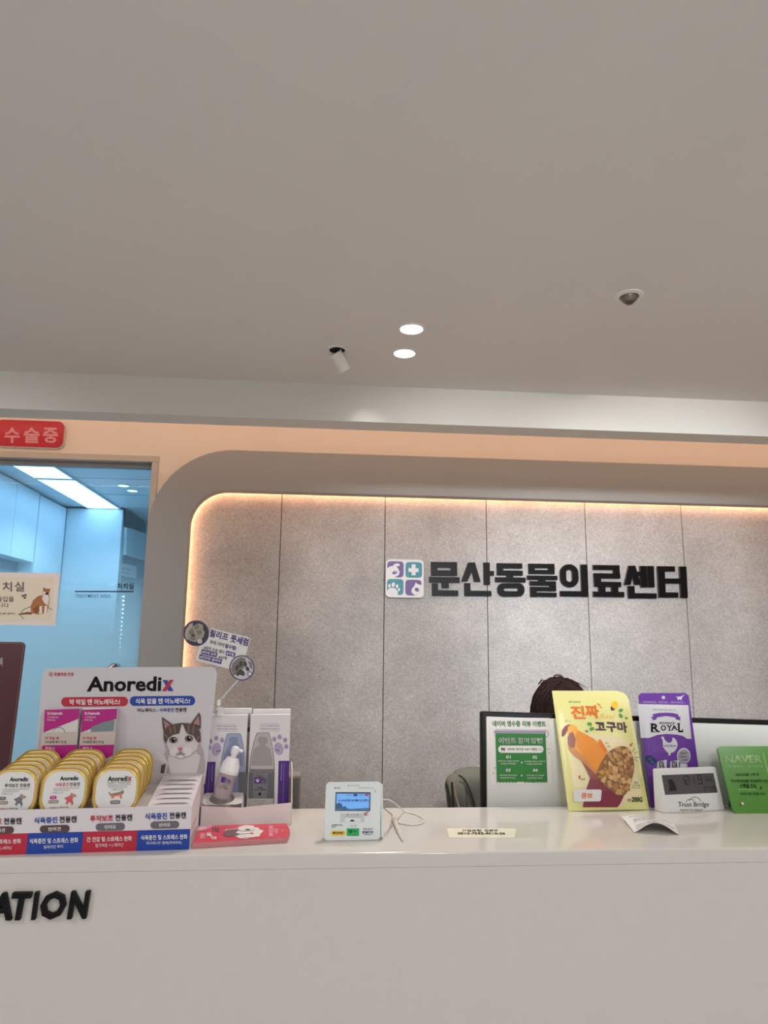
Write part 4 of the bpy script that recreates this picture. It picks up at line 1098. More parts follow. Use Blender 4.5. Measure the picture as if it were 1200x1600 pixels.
for x, w in ((868, 42), (922, 40)): pr.rect(x, 470 if x < 900 else 498, x + w, 580 if x < 900 else 552, mat('pink print', (222, 140, 150), .5), 0); pr.rect(x + 4, 500, x + w - 4, 504, REDL, 1); pr.rect(x + 4, 520, x + w - 4, 524, REDL, 1); pr.rect(x + 4, 540, x + w - 4, 544, REDL, 1)
pr.ell(1008, 518, 14, 12, mat('pink print', (222, 140, 150), .5), 0); pr.ell(1008, 518, 8, 7, REDL, 1)
pr.build('cover_print', lb)

# ------------------------------------------------------------------ card terminal
TF = Face(at(506.5, 1314.5, Z=KZ), 2, 12); tfm = TF.mx()
tw = TF.uv(592.5, 1314.5)[0]; thh = TF.uv(550, 1221.5)[1]
term = thing('card_terminal', 'white card payment terminal with a lit blue screen', 'terminal', TF.w(tw / 2, 0, 0))
TPL = mat('terminal plastic', (228, 234, 234), .35)
b = MB()
out = rrect(.001, .001, tw + .004, thh, .009, 5)
out = [(x + .0035 * (y / thh - .5), y) for x, y in out]
b.prism(out, lambda p: TF.w(p[0], p[1], 0), lambda p: TF.w(p[0], p[1], -.020), TPL)
b.build('housing', term, smooth=True)
b = MB(); b.prism([(.006, 0), (tw - .004, 0), (tw - .006, thh - .02), (.01, thh - .02)], lambda p: TF.w(p[0], p[1], -.0202), lambda p: Vector((TF.w(p[0], p[1], 0).x, TF.w(0, p[1], -.020).y + .045 * (1 - p[1] / thh), max(TF.w(0, p[1], -.02).z - .012 * 0, KZ + .001))), TPL); b.build('rear_base', term)
b = MB(); b.box((tw + .0075, .012, thh * .50), (.005, .022, thh * .92), TPL, r=.0015, mx=tfm); b.build('stylus_rail', term)
b = MB(); b.box((tw + .0045, .008, thh * .55), (.003, .006, thh * .6), mat('dark slot', (58, 60, 74), .4), mx=tfm); b.build('card_slot', term)
C8 = (500, 1210, 8.571)
pr = Print(TF, 1, crop=C8)
SCR = mat('blue lit screen', (110, 160, 214), .2, emit=(92, 150, 214), es=.55); SCD = mat('screen text blue', (36, 62, 120), .3, emit=(30, 56, 116), es=.4); SCT = mat('screen tree', (72, 104, 134), .3, emit=(56, 92, 126), es=.5); SCW = mat('screen white', (180, 208, 234), .3, emit=(180, 208, 234), es=.5)
pr.poly([(210, 238), (676, 240), (672, 490), (200, 488)], mat('screen bezel', (48, 54, 70), .3), 0); 
pr.poly([(222, 256), (662, 258), (658, 482), (212, 480)], SCR, 1)
pr.poly([(214, 470), (218, 400), (240, 380), (262, 390), (285, 410), (300, 440), (330, 428), (358, 450), (400, 462), (658, 448), (658, 482), (212, 480)], SCT, 2)
pr.ell(258, 424, 42, 44, SCT, 2); pr.ell(328, 452, 30, 26, SCT, 2)
pr.ell(262, 351, 22, 11, mat('logo blue', (60, 120, 200), .3, emit=(50, 110, 200), es=.5), 2); pr.text('KIS정보통신(주)', 292, 334, 652, 370, SCD, 2, bold=.03)
pr.text('88.8원', 362, 272, 424, 284, SCD, 2, bold=0); pr.rect(448, 262, 500, 292, SCD, 2, r=4); pr.text('12:34', 524, 270, 578, 286, SCD, 2, bold=0); pr.rect(600, 264, 652, 286, RED, 2, r=4)
pr.build('screen', term)
pr = Print(TF, 1, crop=C8)
TG = mat('terminal grey', (204, 210, 208), .4)
pr.poly([(276, 522), (600, 520), (592, 640), (268, 640)], TG, 0); pr.text('■ IC 카드 ■', 355, 531, 515, 547, GREY, 1, bold=.0); pr.text('CARD INSERT', 330, 556, 545, 572, mat('faint grey', (176, 182, 182), .5), 1, bold=0); pr.rect(335, 582, 545, 636, TPL, 1); pr.ell(432, 628, 30, 22, INK, 2, a0=180, a1=360)
pr.build('housing_print', term)
pr = Print(TF, 2, crop=C8)
pr.poly([(590, 522), (655, 488), (650, 500), (596, 556)], mat('red film', (190, 84, 110), .4), 2); pr.ell(625, 545, 22, 8, mat('pink print', (222, 140, 150), .5), 1)
pr.build('red_film', term)
pr = Print(TF, 1, crop=C8)
pr.ell(202, 182, 10, 8, INK, 0); pr.text('KIS', 220, 175, 272, 191, INK, 0, bold=.01); pr.text('SAMSUNG Pay ▲', 510, 174, 715, 190, GREY, 0, bold=0); pr.text('● MS CARD ●', 370, 142, 522, 156, GREY, 0, bold=0); pr.text('조작', 728, 200, 745, 250, GREY, 0, bold=0)
pr.build('top_print', term)
pr = Print(TF, 1, crop=C8)
pr.text('SAMSUNG', 157, 668, 302, 688, INK, 0, bold=.01); pr.text('Pay', 155, 692, 210, 716, INK, 0, bold=.01)
pr.build('brand_print', term)
pr = Print(TF, 1, crop=C8)
pr.rect(142, 752, 342, 822, mat('pay yellow', (240, 208, 52), .4), 0, r=34); pr.ell(190, 783, 22, 16, BROWN, 1); pr.text('pay', 222, 768, 320, 806, BROWN, 1, bold=.03)
pr.build('pay_sticker', term)
pr = Print(TF, 1, crop=C8)
pr.rect(357, 722, 524, 824, mat('pay green', (34, 178, 92), .4), 0); pr.rect(386, 746, 428, 780, INK, 1, r=8); pr.rect(398, 756, 416, 771, mat('pay green', (34, 178, 92), .4), 2); pr.text('Pay', 440, 748, 500, 780, mat('dark green ink', (12, 82, 50), .5), 1, bold=.02); pr.text('네이버페이', 395, 804, 490, 816, mat('dark green ink', (12, 82, 50), .5), 1, bold=0)
pr.build('pay_sticker', term)
pr = Print(TF, 1, crop=C8)
pr.text('((·))', 412, 676, 486, 698, GREY, 0, bold=.01); pr.text('KLSC', 582, 718, 712, 746, SLATE, 0, bold=.026); pr.text('zero', 560, 758, 714, 792, VI, 0, bold=.03); pr.text('제로페이', 592, 798, 690, 814, VI, 0, bold=.012)
pr.build('payment_logo', term)
# stylus and cables
sa, sb = at(613.5, 1275, Z=KZ + .007), at(629.5, 1314, Z=KZ + .003)
sty = thing('stylus_pen', 'white signature pen lying on the counter beside the terminal', 'pen', sb)
PENW = mat('pen plastic', (212, 206, 196), .35)
MB().lathe([(.001, 0), (.0045, .002), (.0052, .012), (.0062, (sa - sb).length * .5), (.005, (sa - sb).length * .95), (.001, (sa - sb).length)][0:] if False else [(.0015, 0), (.0042, -.002), (.0058, -(sa - sb).length * .25), (.0056, -(sa - sb).length * .6), (.0028, -(sa - sb).length * .93), (.0008, -(sa - sb).length)], sa, PENW, axis=(sa - sb), n=16).build('pen_barrel', sty, smooth=True)
def spl(pts, n=8):
    P = [Vector(p) for p in pts]; P = [P[0] * 2 - P[1]] + P + [P[-1] * 2 - P[-2]]; o = []
    for i in range(1, len(P) - 2):
        for q in range(n):
            t = q / n; a, b2, c, d2 = P[i - 1], P[i], P[i + 1], P[i + 2]
            o.append(.5 * ((2 * b2) + (c - a) * t + (2 * a - 5 * b2 + 4 * c - d2) * t * t + (-a + 3 * b2 - 3 * c + d2) * t ** 3))
    return o + [P[-2]]
mb = MB(); mb.tube(spl([at(600, 1263, Y=1.775), at(607, 1269, Y=1.80), sa + Vector((0, .002, .001))]), .0013, mat('grey cord', (150, 142, 134), .5), n=8); mb.build('tether_cord', sty, smooth='all')
cb_ = MB(); cb_.tube(spl([at(598, 1249.5, Y=1.775), at(606, 1249.5, Y=1.82), at(614, 1253, Y=1.87), at(624, 1261, Y=1.94), at(632, 1268, Z=KZ + .004), at(648, 1272, Z=KZ + .002), at(661, 1279, Z=KZ + .002), at(660, 1286, Z=KZ + .002), at(644, 1289, Z=KZ + .002), at(622, 1286, Z=KZ + .002)]), .0017, mat('white cable', (222, 218, 212), .4), n=8)
tag(cb_.build('cable', None, smooth='all'), 'thin white cable looping from the terminal onto the counter', 'cable')
# taped account number strip
tz = KZ + .0006
c4 = [at(*p, Z=tz) for p in [(702, 1308.5), (804, 1308.5), (807, 1294.5), (698, 1294)]]
tp = thing('taped_note', 'clear taped paper strip with an account number on the counter top', 'note', ((c4[0] + c4[2]) / 2).to_2d().to_3d() + Vector((0, 0, KZ)))
mb = MB(); mb.prism([(p.x, p.y) for p in c4], lambda p: (p[0], p[1], tz), lambda p: (p[0], p[1], KZ + .0001), mat('cream strip', (240, 234, 212), .3)); mb.build('paper_strip', tp)
c5 = [at(*p, Z=tz) for p in [(700, 1309.5), (832, 1308), (838, 1293), (690, 1293)]]
mb = MB(); mb.prism([(p.x, p.y) for p in c5], lambda p: (p[0], p[1], tz + .0003), lambda p: (p[0], p[1], tz + .0001), mat('clear tape', (236, 232, 222), .1, alpha=.10)); mb.build('clear_tape', tp)
LFt = HFace((0, 0, tz)); LFt.uv = lambda px, py: (at(px, py, Z=tz).x, at(px, py, Z=tz).y); LFt.w = lambda u, v, h=0: Vector((u, v, tz + h))
pr = Print(LFt, 1.2); pr.text('기업은행', 722, 1296.5, 752, 1300, INK, bold=.02); pr.text('김범규', 757, 1296.3, 778, 1299.8, INK, bold=.02); pr.text('0010-7592-4010-26', 715, 1301, 790, 1304.3, INK, bold=.026); pr.build('strip_print', tp)

# ------------------------------------------------------------------ screen back behind the ledge, with poster
MF = Face(at(752.5, 1111, Y=2.10), 0, 5, spin=1.5); mfm = MF.mx()
mon = thing('monitor', 'wide monitor seen from its white back with a black rim', 'monitor', Vector((MF.w(.43, 0, 0).x, 2.2, .752)))
MWB = mat('monitor back plastic', (214, 216, 212), .35)
MW, MH = .88, .37
mb = MB(); mb.box((MW / 2, .018, -MH / 2), (MW, .032, MH), BLACKM, r=.006, mx=mfm); mb.build('rim', mon, smooth=True)
mb = MB(); mb.box((MW / 2, -.001, -MH / 2 - .004), (MW - .026, .012, MH - .022), MWB, r=.003, mx=mfm); mb.build('back_cover', mon, smooth=True)
sx_ = MF.uv(1138, 1250)[0]
mb = MB(); mb.box((sx_, -.010, -.285), (.075, .012, .06), BLACKM, r=.003, mx=mfm); mb.build('mount_plate', mon)
mb = MB(); mb.tube([MF.w(sx_, -.29, .010), Vector((MF.w(sx_, -.29, .010).x, 2.115, .98)), Vector((MF.w(sx_, -.29, .01).x, 2.13, .76))], .012, BLACKM); mb.box((MF.w(sx_, 0, 0).x, 2.16, .756), (.24, .17, .010), BLACKM, r=.003); mb.build('stand', mon)
PFc = Face(MF.w(0, 0, .0085), 0, 5); C1 = (740, 1100, 8.571)
PFc.o = MF.w(0, 0, .0085); PFc.u, PFc.v, PFc.n = MF.u, MF.v, MF.n
PO = mat('poster paper', (228, 222, 220), .5)
pos = thing('event_poster', 'green and white review event poster stuck on the monitor back', 'poster', PFc.w(*PFc.uv(813, 1226), 0))
mb = MB(); P = [PFc.uv(740 + x / 8.571, 1100 + y / 8.571) for x, y in ((192, 178), (1018, 188), (1056, 1080), (228, 1080))]
mb.prism(P[::-1], lambda p: PFc.w(p[0], p[1], 0), lambda p: PFc.w(p[0], p[1], -.0006), PO); mb.build('sheet', pos)
pr = Print(PFc, 1, crop=C1)
GR2 = mat('deep green ink', (34, 112, 48), .5); LILG = mat('lilac grey bar', (150, 142, 160), .5)
pr.text('네이버 영수증', 250, 222, 622, 302, GR2, bold=.03, dy=3, dx=4); pr.text('리뷰 이벤트', 648, 226, 960, 304, GR2, bold=.03, dy=2, dx=8)
pr.rect(270, 342, 1006, 444, LILG, 0, r=46, dy=6); pr.rect(274, 350, 996, 434, PO, 1, r=40, dy=6); pr.rect(276, 356, 970, 396, LILG, 2, r=18, dy=4)
zz = [(290, 392), (960, 400), (986, 1056)]
n_ = 16
for q in range(n_): xa = 984 - (984 - 310) * q / n_; zz += [(xa - 21, 1040), (xa - 42, 1056)]
pr.poly(zz, GREENP, 3)
pr.text('이벤트', 332, 445, 568, 528, PO, 5, bold=.034, dy=2); pr.text('참여', 590, 447, 738, 528, PO, 5, bold=.034, dy=1); pr.text('방법', 764, 448, 916, 528, PO, 5, bold=.034, dy=1)
pr.rect(326, 556, 932, 652, PO, 5, r=46, dy=2); pr.text('N', 368, 582, 412, 626, INK, 7, bold=.045); pr.text('네이버 영수증 리뷰 이벤트', 452, 588, 850, 622, GR2, 7, bold=.01)
pr.ell(884, 602, 14, 14, GREY, 7); pr.ell(884, 602, 10, 10, PO, 8); pr.line([(894, 612), (908, 626)], 4, GREY, 8)
for s_, x, y, l1, l2 in (('01', 430, 686, '카페에 있는 QR을 스캔하여', '영수증을 찍어주세요'), ('02', 784, 690, '네이버앱 리뷰쓰기 위해 꼭', '영수증을 인증해주세요'), ('03', 428, 862, '리뷰내용과 함께 인증샷', '작성하여 주세요'), ('04', 790, 864, '작성 완료 후 직원을', '보여주세요 주세요')):
    pr.text(s_, x, y, x + 62, y + 44, PO, 7, bold=.024); pr.text(l1, x - 112 if s_ < '03' else x - 85, y + 72 + (8 if s_ > '02' else -4), x + 168 if s_ < '03' else x + 150, y + 92 + (8 if s_ > '02' else -4), PO, 7, bold=.008); pr.text(l2, x - 76, y + 102 + (14 if s_ > '02' else 0), x + 130, y + 122 + (14 if s_ > '02' else 0), PO, 7, bold=.008)
for y in (782, 957): pr.poly([(632, y - 16), (632, y + 16), (654, y)], PO, 7)
for x, y in ((265, 930), (282, 855), (998, 603), (1012, 656)): pr.ell(x, y, 7, 7, GREENP if x in (282, 1012) else BROWN, 1)
pr.build('poster_print', pos)

# ------------------------------------------------------------------ pouches
def pouch(name, face, W, H, A, label, m_front, rtop=.02, back=.6, rleft=None):
    t = thing(name, label, 'pouch', face.w(0, 0, 0)); NU, NV = 30, 42
    def half(v, sd=1):
        if sd < 0 and rleft is not None and rleft == 0: return W / 2
        d = H - v
        return W / 2 if d >= rtop or rtop == 0 else W / 2 - rtop + sqrt(max(rtop ** 2 - (rtop - d) ** 2, 0))
    def bul(u, v):
        a = max(0, 1 - (abs(u) / (W / 2 - .008)) ** 2.6); top = min(1, max(0, (H - .022 - v) / (H * .5))); bot = min(1, max(0, .25 + v / .05 * .75))
        return A * (a ** .8) * (sin(top * pi / 2) ** .8) * bot
    face.bulge = bul
    mb = MB(); vs = []
    for j in range(NV + 1):
        for i in range(NU + 1):
            v = H * j / NV; u = half(v, i - NU / 2) * (2 * i / NU - 1)
            vs.append(face.w(u, v, 0))
    g_ = len(vs)
    for j in range(NV + 1):
        for i in range(NU + 1):
            v = H * j / NV; u = half(v, i - NU / 2) * (2 * i / NU - 1); b_ = bul(u, v)
            vs.append(face.w(u, v, -b_ - b_ * back - .0012))
    q_ = lambda i, j: j * (NU + 1) + i
    fs = []
    for j in range(NV):
        for i in range(NU):
            fs.append([q_(i, j), q_(i + 1, j), q_(i + 1, j + 1), q_(i, j + 1)]); fs.append([g_ + q_(i, j + 1), g_ + q_(i + 1, j + 1), g_ + q_(i + 1, j), g_ + q_(i, j)])
    for i in range(NU): fs.append([q_(i + 1, 0), q_(i, 0), g_ + q_(i, 0), g_ + q_(i + 1, 0)]); fs.append([q_(i, NV), q_(i + 1, NV), g_ + q_(i + 1, NV), g_ + q_(i, NV)])
    for j in range(NV): fs.append([q_(0, j), q_(0, j + 1), g_ + q_(0, j + 1), g_ + q_(0, j)]); fs.append([q_(NU, j + 1), q_(NU, j), g_ + q_(NU, j), g_ + q_(NU, j + 1)])
    mb.add(vs, fs, m_front); mb.build('bag', t, smooth=True)
    return t


YEL = mat('pale yellow pouch', (226, 220, 146), .33, bump=.05, nscale=30); YEL2 = mat('cream pouch print', (232, 216, 170), .35)
SPF = Face(at(949, 1264.5, Z=KZ + .001), 3, 17)
SPF.o.y -= .012; SPF.o = Vector((SPF.o.x, SPF.o.y, KZ + .001))
sp = pouch('treat_pouch', SPF, .232, .325, .016, 'yellow sweet potato treat pouch leaning on the monitor back', YEL, rtop=.03, rleft=0)
C2 = (860, 1070, 7.5)
pr = Print(SPF, 1, .0007, crop=C2)
ORG = mat('orange ink', (226, 116, 32), .4); ORG2 = mat('orange potato flesh', (232, 142, 42), .4); ORG3 = mat('light potato flesh', (240, 172, 60), .4); SKIN = mat('potato skin', (128, 42, 62), .4); SKIN2 = mat('potato skin light', (150, 84, 72), .4); PLUM = mat('plum ink', (74, 44, 66), .4); LEAF = mat('leaf green', (82, 150, 62), .4)
pr.poly([(240, 600), (300, 560), (900, 640), (1010, 900), (1060, 1300), (780, 1440), (370, 1435), (240, 1100)], YEL2, 0)
pr.text('진', 222, 250, 380, 405, ORG, 3, bold=.045, dy=4, dx=14); pr.text('짜', 388, 240, 545, 398, ORG, 3, bold=.045, dy=6, dx=12)
pr.text('고구마', 492, 436, 880, 560, PLUM, 3, bold=.045, dy=8, dx=14); pr.text('Real', 556, 345, 745, 408, mat('gold script', (226, 186, 96), .4), 2, bold=0, shear=.35)
pr.text('PET SNACK', 212, 194, 350, 216, GREENP, 2, bold=.01)
for pts in ([(540, 215), (552, 222), (552, 246), (540, 240)], [(560, 232), (578, 236), (570, 254), (556, 250)], [(566, 262), (594, 264), (590, 276), (568, 276)]): pr.poly(pts, ORG, 2)
pr.ell(745, 244, 40, 50, mat('yellow potato', (240, 190, 34), .4), 1, rot=24); pr.poly([(696, 262), (706, 260), (742, 292), (735, 306), (698, 306)], PLUM, 2)
for cx, cy, ro in ((815, 305, -30), (812, 370, 50), (880, 395, 20), (438, 470, 10), (462, 528, -20), (405, 555, 30)): pr.ell(cx, cy, 30 if cx not in (880, 405) else 18, 22 if cx not in (880, 405) else 14, LEAF, 2, rot=ro, n=14)
# sweet potato picture
pr.poly([(128, 600), (130, 540), (160, 490), (200, 470), (235, 480), (235, 500), (190, 540), (165, 590), (135, 612)], SKIN, 1)
pr.poly([(190, 500), (235, 470), (290, 500), (300, 540), (480, 640), (500, 660), (640, 800), (520, 1030), (460, 1000), (200, 760), (190, 690), (196, 600)], ORG3, 2)
pr.poly([(270, 600), (300, 545), (470, 640), (500, 665), (640, 800), (515, 1025), (380, 860), (290, 740)], ORG2, 3)
pr.poly([(540, 655), (560, 655), (640, 790), (600, 800), (530, 710)], ORG, 4)
pr.poly([(188, 620), (215, 570), (245, 560), (275, 640), (268, 740), (215, 748), (192, 700)], SKIN2, 3)
pr.poly([(196, 755), (250, 740), (380, 870), (520, 1025), (500, 1060), (330, 890), (260, 840)], mat('peel inside', (206, 134, 66), .4), 4)
pr.poly([(330, 880), (360, 860), (510, 1040), (540, 1120), (480, 1130), (440, 1110), (400, 1020)], SKIN2, 3)
pr.poly([(440, 1100), (520, 1040), (600, 1200), (760, 1300), (835, 1310), (800, 1400), (770, 1436), (370, 1436), (380, 1350), (400, 1220)], SKIN, 3)
pr.rect(260, 1236, 568, 1372, PAPER, 5, r=24, dx=0); pr.text('큐브', 340, 1276, 468, 1340, ORG, 6, bold=.03)
pr.text('200G', 935, 1318, 1068, 1376, mat('dark green text', (24, 52, 36), .4), 3, bold=.04); pr.text('중량', 886, 1340, 924, 1374, mat('dark green text', (24, 52, 36), .4), 3, bold=.01)
for a, b in (((945, 790), (984, 745)), ((970, 808), (1020, 788)), ((978, 850), (1040, 852)), ((962, 876), (1020, 896))): pr.line([a, b], 5, PLUM, 2)
for a, b in (((165, 415), (172, 445)), ((190, 418), (190, 440)), ((215, 445), (222, 420))): pr.line([a, b], 4, GREENP, 2)
for cx, cy in ((928, 712), (948, 692), (320, 1100), (322, 1080)): pr.ell(cx, cy, 12 if cx != 948 else 8, 14 if cx == 928 else 8, RED, 2, n=14)
pr.text('쫀득', 612, 685, 652, 706, GREENP, 2, bold=0); pr.text('쫄깃', 636, 722, 672, 746, GREENP, 2, bold=0); pr.text('달콤', 335, 1100, 384, 1128, GREENP, 2, bold=0); pr.text('100%', 955, 1140, 1010, 1164, GREENP, 2, bold=0); pr.text('고구마 사용', 930, 1172, 1038, 1200, GREENP, 2, bold=0); pr.line([(928, 1212), (1040, 1214)], 4, GREENP, 2)
pr.build('bag_print', sp)
# window with treat cubes
win = [(830, 728), (880, 745), (920, 790), (950, 860), (960, 940), (950, 1040), (925, 1130), (890, 1220), (850, 1290), (825, 1312), (780, 1300), (700, 1262), (620, 1210), (560, 1150), (515, 1080), (520, 1020), (560, 930), (620, 830), (680, 775), (760, 738)]
pr = Print(SPF, 1.2, .0007, crop=C2); pr.poly(win, mat('window shade', (134, 92, 54), .5), 5)
pr.build('window', sp)
chips = [mat('treat chip %d' % i, c, .35) for i, c in enumerate([(198, 152, 96), (182, 134, 78), (210, 168, 116), (166, 118, 66)])]
W2 = [SPF.uv(860 + x / 7.5, 1070 + y / 7.5) for x, y in win]
def inside(p, poly):
    c = False; j = len(poly) - 1
    for i in range(len(poly)):
        if (poly[i][1] > p[1]) != (poly[j][1] > p[1]) and p[0] < (poly[j][0] - poly[i][0]) * (p[1] - poly[i][1]) / (poly[j][1] - poly[i][1]) + poly[i][0]: c = not c
        j = i
    return c
mb = MB(); rnd = random.Random(3); placed = []; tries = 0
cxw = sum(p[0] for p in W2) / len(W2); cyw = sum(p[1] for p in W2) / len(W2)
while len(placed) < 46 and tries < 4000:
    tries += 1
    p = (rnd.uniform(min(q[0] for q in W2), max(q[0] for q in W2)), rnd.uniform(min(q[1] for q in W2), max(q[1] for q in W2)))
    pp = (cxw + (p[0] - cxw) * 1.16, cyw + (p[1] - cyw) * 1.12)
    if not inside(pp, W2) or any((p[0] - q[0]) ** 2 + (p[1] - q[1]) ** 2 < .0105 ** 2 for q in placed): continue
    placed.append(p); L_ = rnd.uniform(.014, .021)
    R_ = Matrix.Rotation(rnd.uniform(0, pi), 4, 'Y') @ Matrix.Rotation(rnd.uniform(-.45, .45), 4, 'X') @ Matrix.Rotation(rnd.uniform(-.5, .5), 4, 'Z')
    B_ = SPF.mx(); B_.translation = SPF.w(p[0], p[1], .0005)
    mb.box((0, 0, 0), (L_, .010, L_ * rnd.uniform(.55, .95)), rnd.choice(chips), r=.0016, seg=1, mx=B_ @ R_)
o = mb.build('treat_cubes', sp); o['kind'] = 'stuff'

RYF = Face(at(1049, 1262, Y=2.012), 6, 7, spin=0)
RYF.o = Vector((RYF.o.x, 2.029, KZ + .001))
PURP = mat('purple pouch', (100, 52, 148), .35, bump=.05, nscale=30)
c3 = [RYF.uv(*p) for p in ((997, 1083), (1076, 1085), (1083, 1198), (1006, 1200))]
RW = (c3[1][0] - c3[0][0]); RCX = (c3[1][0] + c3[0][0]) / 2; RYF.o = RYF.w(RCX, 0, 0); RH = c3[0][1]
ry = pouch('cat_treat_pouch', RYF, RW, RH, .010, 'purple and silver chicken treat pouch standing behind the desk clock', PURP, rtop=.010, back=.3)
C3 = (985, 1070, 10)
SILV = mat('silver pouch', (206, 206, 208), .3, .1)
pr = Print(RYF, 1, .0006, crop=C3)
pr.poly([(112, 300), (905, 318), (948, 845), (860, 842), (800, 800), (700, 778), (540, 768), (400, 782), (280, 830), (162, 830)], SILV, 0)
pr.ell(512, 198, 28, 28, mat('hang hole', (190, 180, 190), .5), 1)
pr.poly([(700, 178), (735, 190), (790, 180), (850, 150), (805, 195), (795, 240), (775, 235), (770, 215), (745, 240), (730, 235), (735, 210)], SILV, 1)
pr.text('~ ADVANCE ~ ROYAL ~ ADVANCE ~', 155, 252, 860, 285, LIL, 1, bold=0, dy=10)
pr.text('피부와 면역력 건강한 고양이 간식', 340, 372, 690, 405, GREY, 1, bold=.0, dy=8)
pr.poly([(330, 460), (430, 440), (540, 436), (650, 442), (730, 462), (735, 495), (770, 505), (755, 530), (765, 560), (690, 540), (680, 510), (540, 488), (400, 508), (385, 545), (320, 555), (335, 530), (300, 510), (345, 492)], PURP, 1)
pr.text('ADVANCE', 425, 578, 668, 615, INK, 1, bold=.02, dy=4)
def serif(ch, x0, y0, x1, y1, dy=0):
    pr.text(ch, x0, y0, x1, y1, INK, 1, bold=.035, dy=dy)
serif('R', 305, 605, 428, 740); serif('O', 450, 630, 532, 718); serif('Y', 545, 630, 622, 716); serif('A', 615, 632, 706, 706); serif('L', 720, 602, 800, 742)
for x0, y0, x1, y1 in ((292, 602, 350, 616), (325, 730, 375, 742), (400, 720, 436, 734), (536, 628, 575, 638), (598, 628, 632, 638), (565, 708, 606, 718), (608, 700, 640, 710), (682, 700, 715, 710), (702, 600, 756, 612), (785, 690, 798, 742)): pr.rect(x0, y0, x1, y1, INK, 2)
pr.text('delicious', 320, 900, 690, 1060, mat('pale purple print', (118, 70, 166), .35), 0, bold=.02)
pr.poly([(450, 830), (462, 808), (485, 806), (495, 830), (515, 870), (560, 905), (600, 900), (625, 860), (625, 820), (665, 840), (695, 890), (705, 940), (690, 990), (660, 1030), (630, 1055), (595, 1065), (590, 1100), (560, 1105), (560, 1065), (520, 1030), (480, 970), (475, 900), (470, 850)], SILV, 1)
pr.text('chicken', 492, 925, 680, 970, PURP, 2, bold=.005, shear=.25)
pr.ell(805, 1110, 112, 125, SILV, 1); pr.ell(805, 1118, 96, 108, GREY, 2); pr.ell(805, 1118, 90, 102, mat('silver dark print', (156, 154, 160), .35), 3); pr.text('HEALTHY', 745, 1060, 850, 1085, INK, 4, bold=0, dy=-10); pr.text('SNACK', 745, 1110, 850, 1140, INK, 4, bold=0, dy=-10); pr.text('TAURINE', 770, 1165, 860, 1190, INK, 4, bold=0, dy=-10)
pr.poly([(232, 1130), (260, 1100), (310, 1098), (400, 1190), (330, 1258), (290, 1230), (240, 1170)], mat('navy badge', (24, 28, 92), .4), 1); pr.text('1P', 265, 1150, 315, 1170, mat('badge cyan', (60, 150, 170), .4), 2, bold=0); pr.text('닭', 310, 1190, 350, 1225, mat('badge cyan', (60, 150, 170), .4), 2, bold=0)
pr.poly([(400, 1195), (535, 1168), (530, 1330), (390, 1330)], SILV, 1); pr.text('ROYAL', 420, 1185, 500, 1300, INK, 2, bold=.03); pr.poly([(590, 1195), (725, 1170), (720, 1330), (585, 1330)], SILV, 1); pr.text('ROYAL', 612, 1185, 700, 1300, INK, 2, bold=.03); pr.poly([(740, 1230), (860, 1240), (850, 1330), (735, 1330)], SILV, 1)
pr.build('bag_print', ry)

# ------------------------------------------------------------------ desk clock
CKF = Face(at(1037, 1271, Z=KZ), 9, 13); ckm = CKF.mx()
cw = CKF.uv(1133, 1266.5)[0]; ch_ = CKF.uv(1118, 1198.5)[1]; c_off = CKF.uv(1026, 1205)[0]
clk = thing('desk_clock', 'white wedge desk clock with a dark display beside the yellow pouch', 'clock', CKF.w(cw / 2, 0, 0))
CWP = mat('clock plastic', (224, 224, 222), .35)
hz = CKF.w(0, ch_, 0).z - KZ; tb_ = CKF.w(0, ch_, 0).y - CKF.w(0, 0, 0).y
b = bmesh.new()
def cpt(u, z, d): return CKF.w(u, 0, 0) + CKF.back * d + Vector((0, 0, z))
fy = hz * math.tan(rad(13))
vv = [b.verts.new(p) for p in (cpt(0, 0, 0), cpt(cw, 0, 0), cpt(cw, hz, fy), cpt(0, hz, fy), cpt(-.004, 0, .036), cpt(cw + .002, 0, .036), cpt(cw, hz, .038), cpt(-.002, hz, .038))]
for f in ((0, 1, 2, 3), (5, 4, 7, 6), (4, 0, 3, 7), (1, 5, 6, 2), (3, 2, 6, 7), (4, 5, 1, 0)): b.faces.new([vv[i] for i in f])
bmesh.ops.bevel(b, geom=b.edges[:], offset=.0022, segments=2, affect='EDGES')
mb = MB(); mb.bm(b, CWP); mb.build('case', clk, smooth=True)
C4 = (1010, 1180, 6.316)
pr = Print(CKF, 1, crop=C4)
LCD = mat('lcd dark', (84, 80, 80), .12); LCDD = mat('lcd segment', (24, 22, 24), .3)
pr.poly([(150, 197), (660, 176), (702, 370), (184, 392)], LCD, 0)
def seg(s, x, y, w, h, sk=.16):
    on = {'0': 'abcdef', '1': 'bc', '2': 'abged', '3': 'abgcd', '4': 'fgbc', '5': 'afgcd', '6': 'afgedc', '7': 'abc', '8': 'abcdefg', '9': 'abcdfg'}[s]
    t_ = w * .2
    L_ = {'a': (0, 0, w, t_), 'g': (0, h / 2 - t_ / 2, w, h / 2 + t_ / 2), 'd': (0, h - t_, w, h), 'f': (0, 0, t_, h / 2), 'b': (w - t_, 0, w, h / 2), 'e': (0, h / 2, t_, h), 'c': (w - t_, h / 2, w, h)}
    for k in on:
        a, c, d, e = L_[k]; pr.poly([(x + a + sk * c, y + c - .03 * a), (x + d + sk * c, y + c - .03 * d), (x + d + sk * e, y + e - .03 * d), (x + a + sk * e, y + e - .03 * a)], LCDD, 1)
seg('1', 345, 206, 22, 88); seg('2', 375, 205, 40, 88); seg('1', 440, 203, 22, 86); seg('9', 500, 198, 42, 86)
for i, s_ in enumerate('0720'): seg(s_, 566 + 28 * i + (8 if i > 1 else 0), 308 - i, 20, 46)
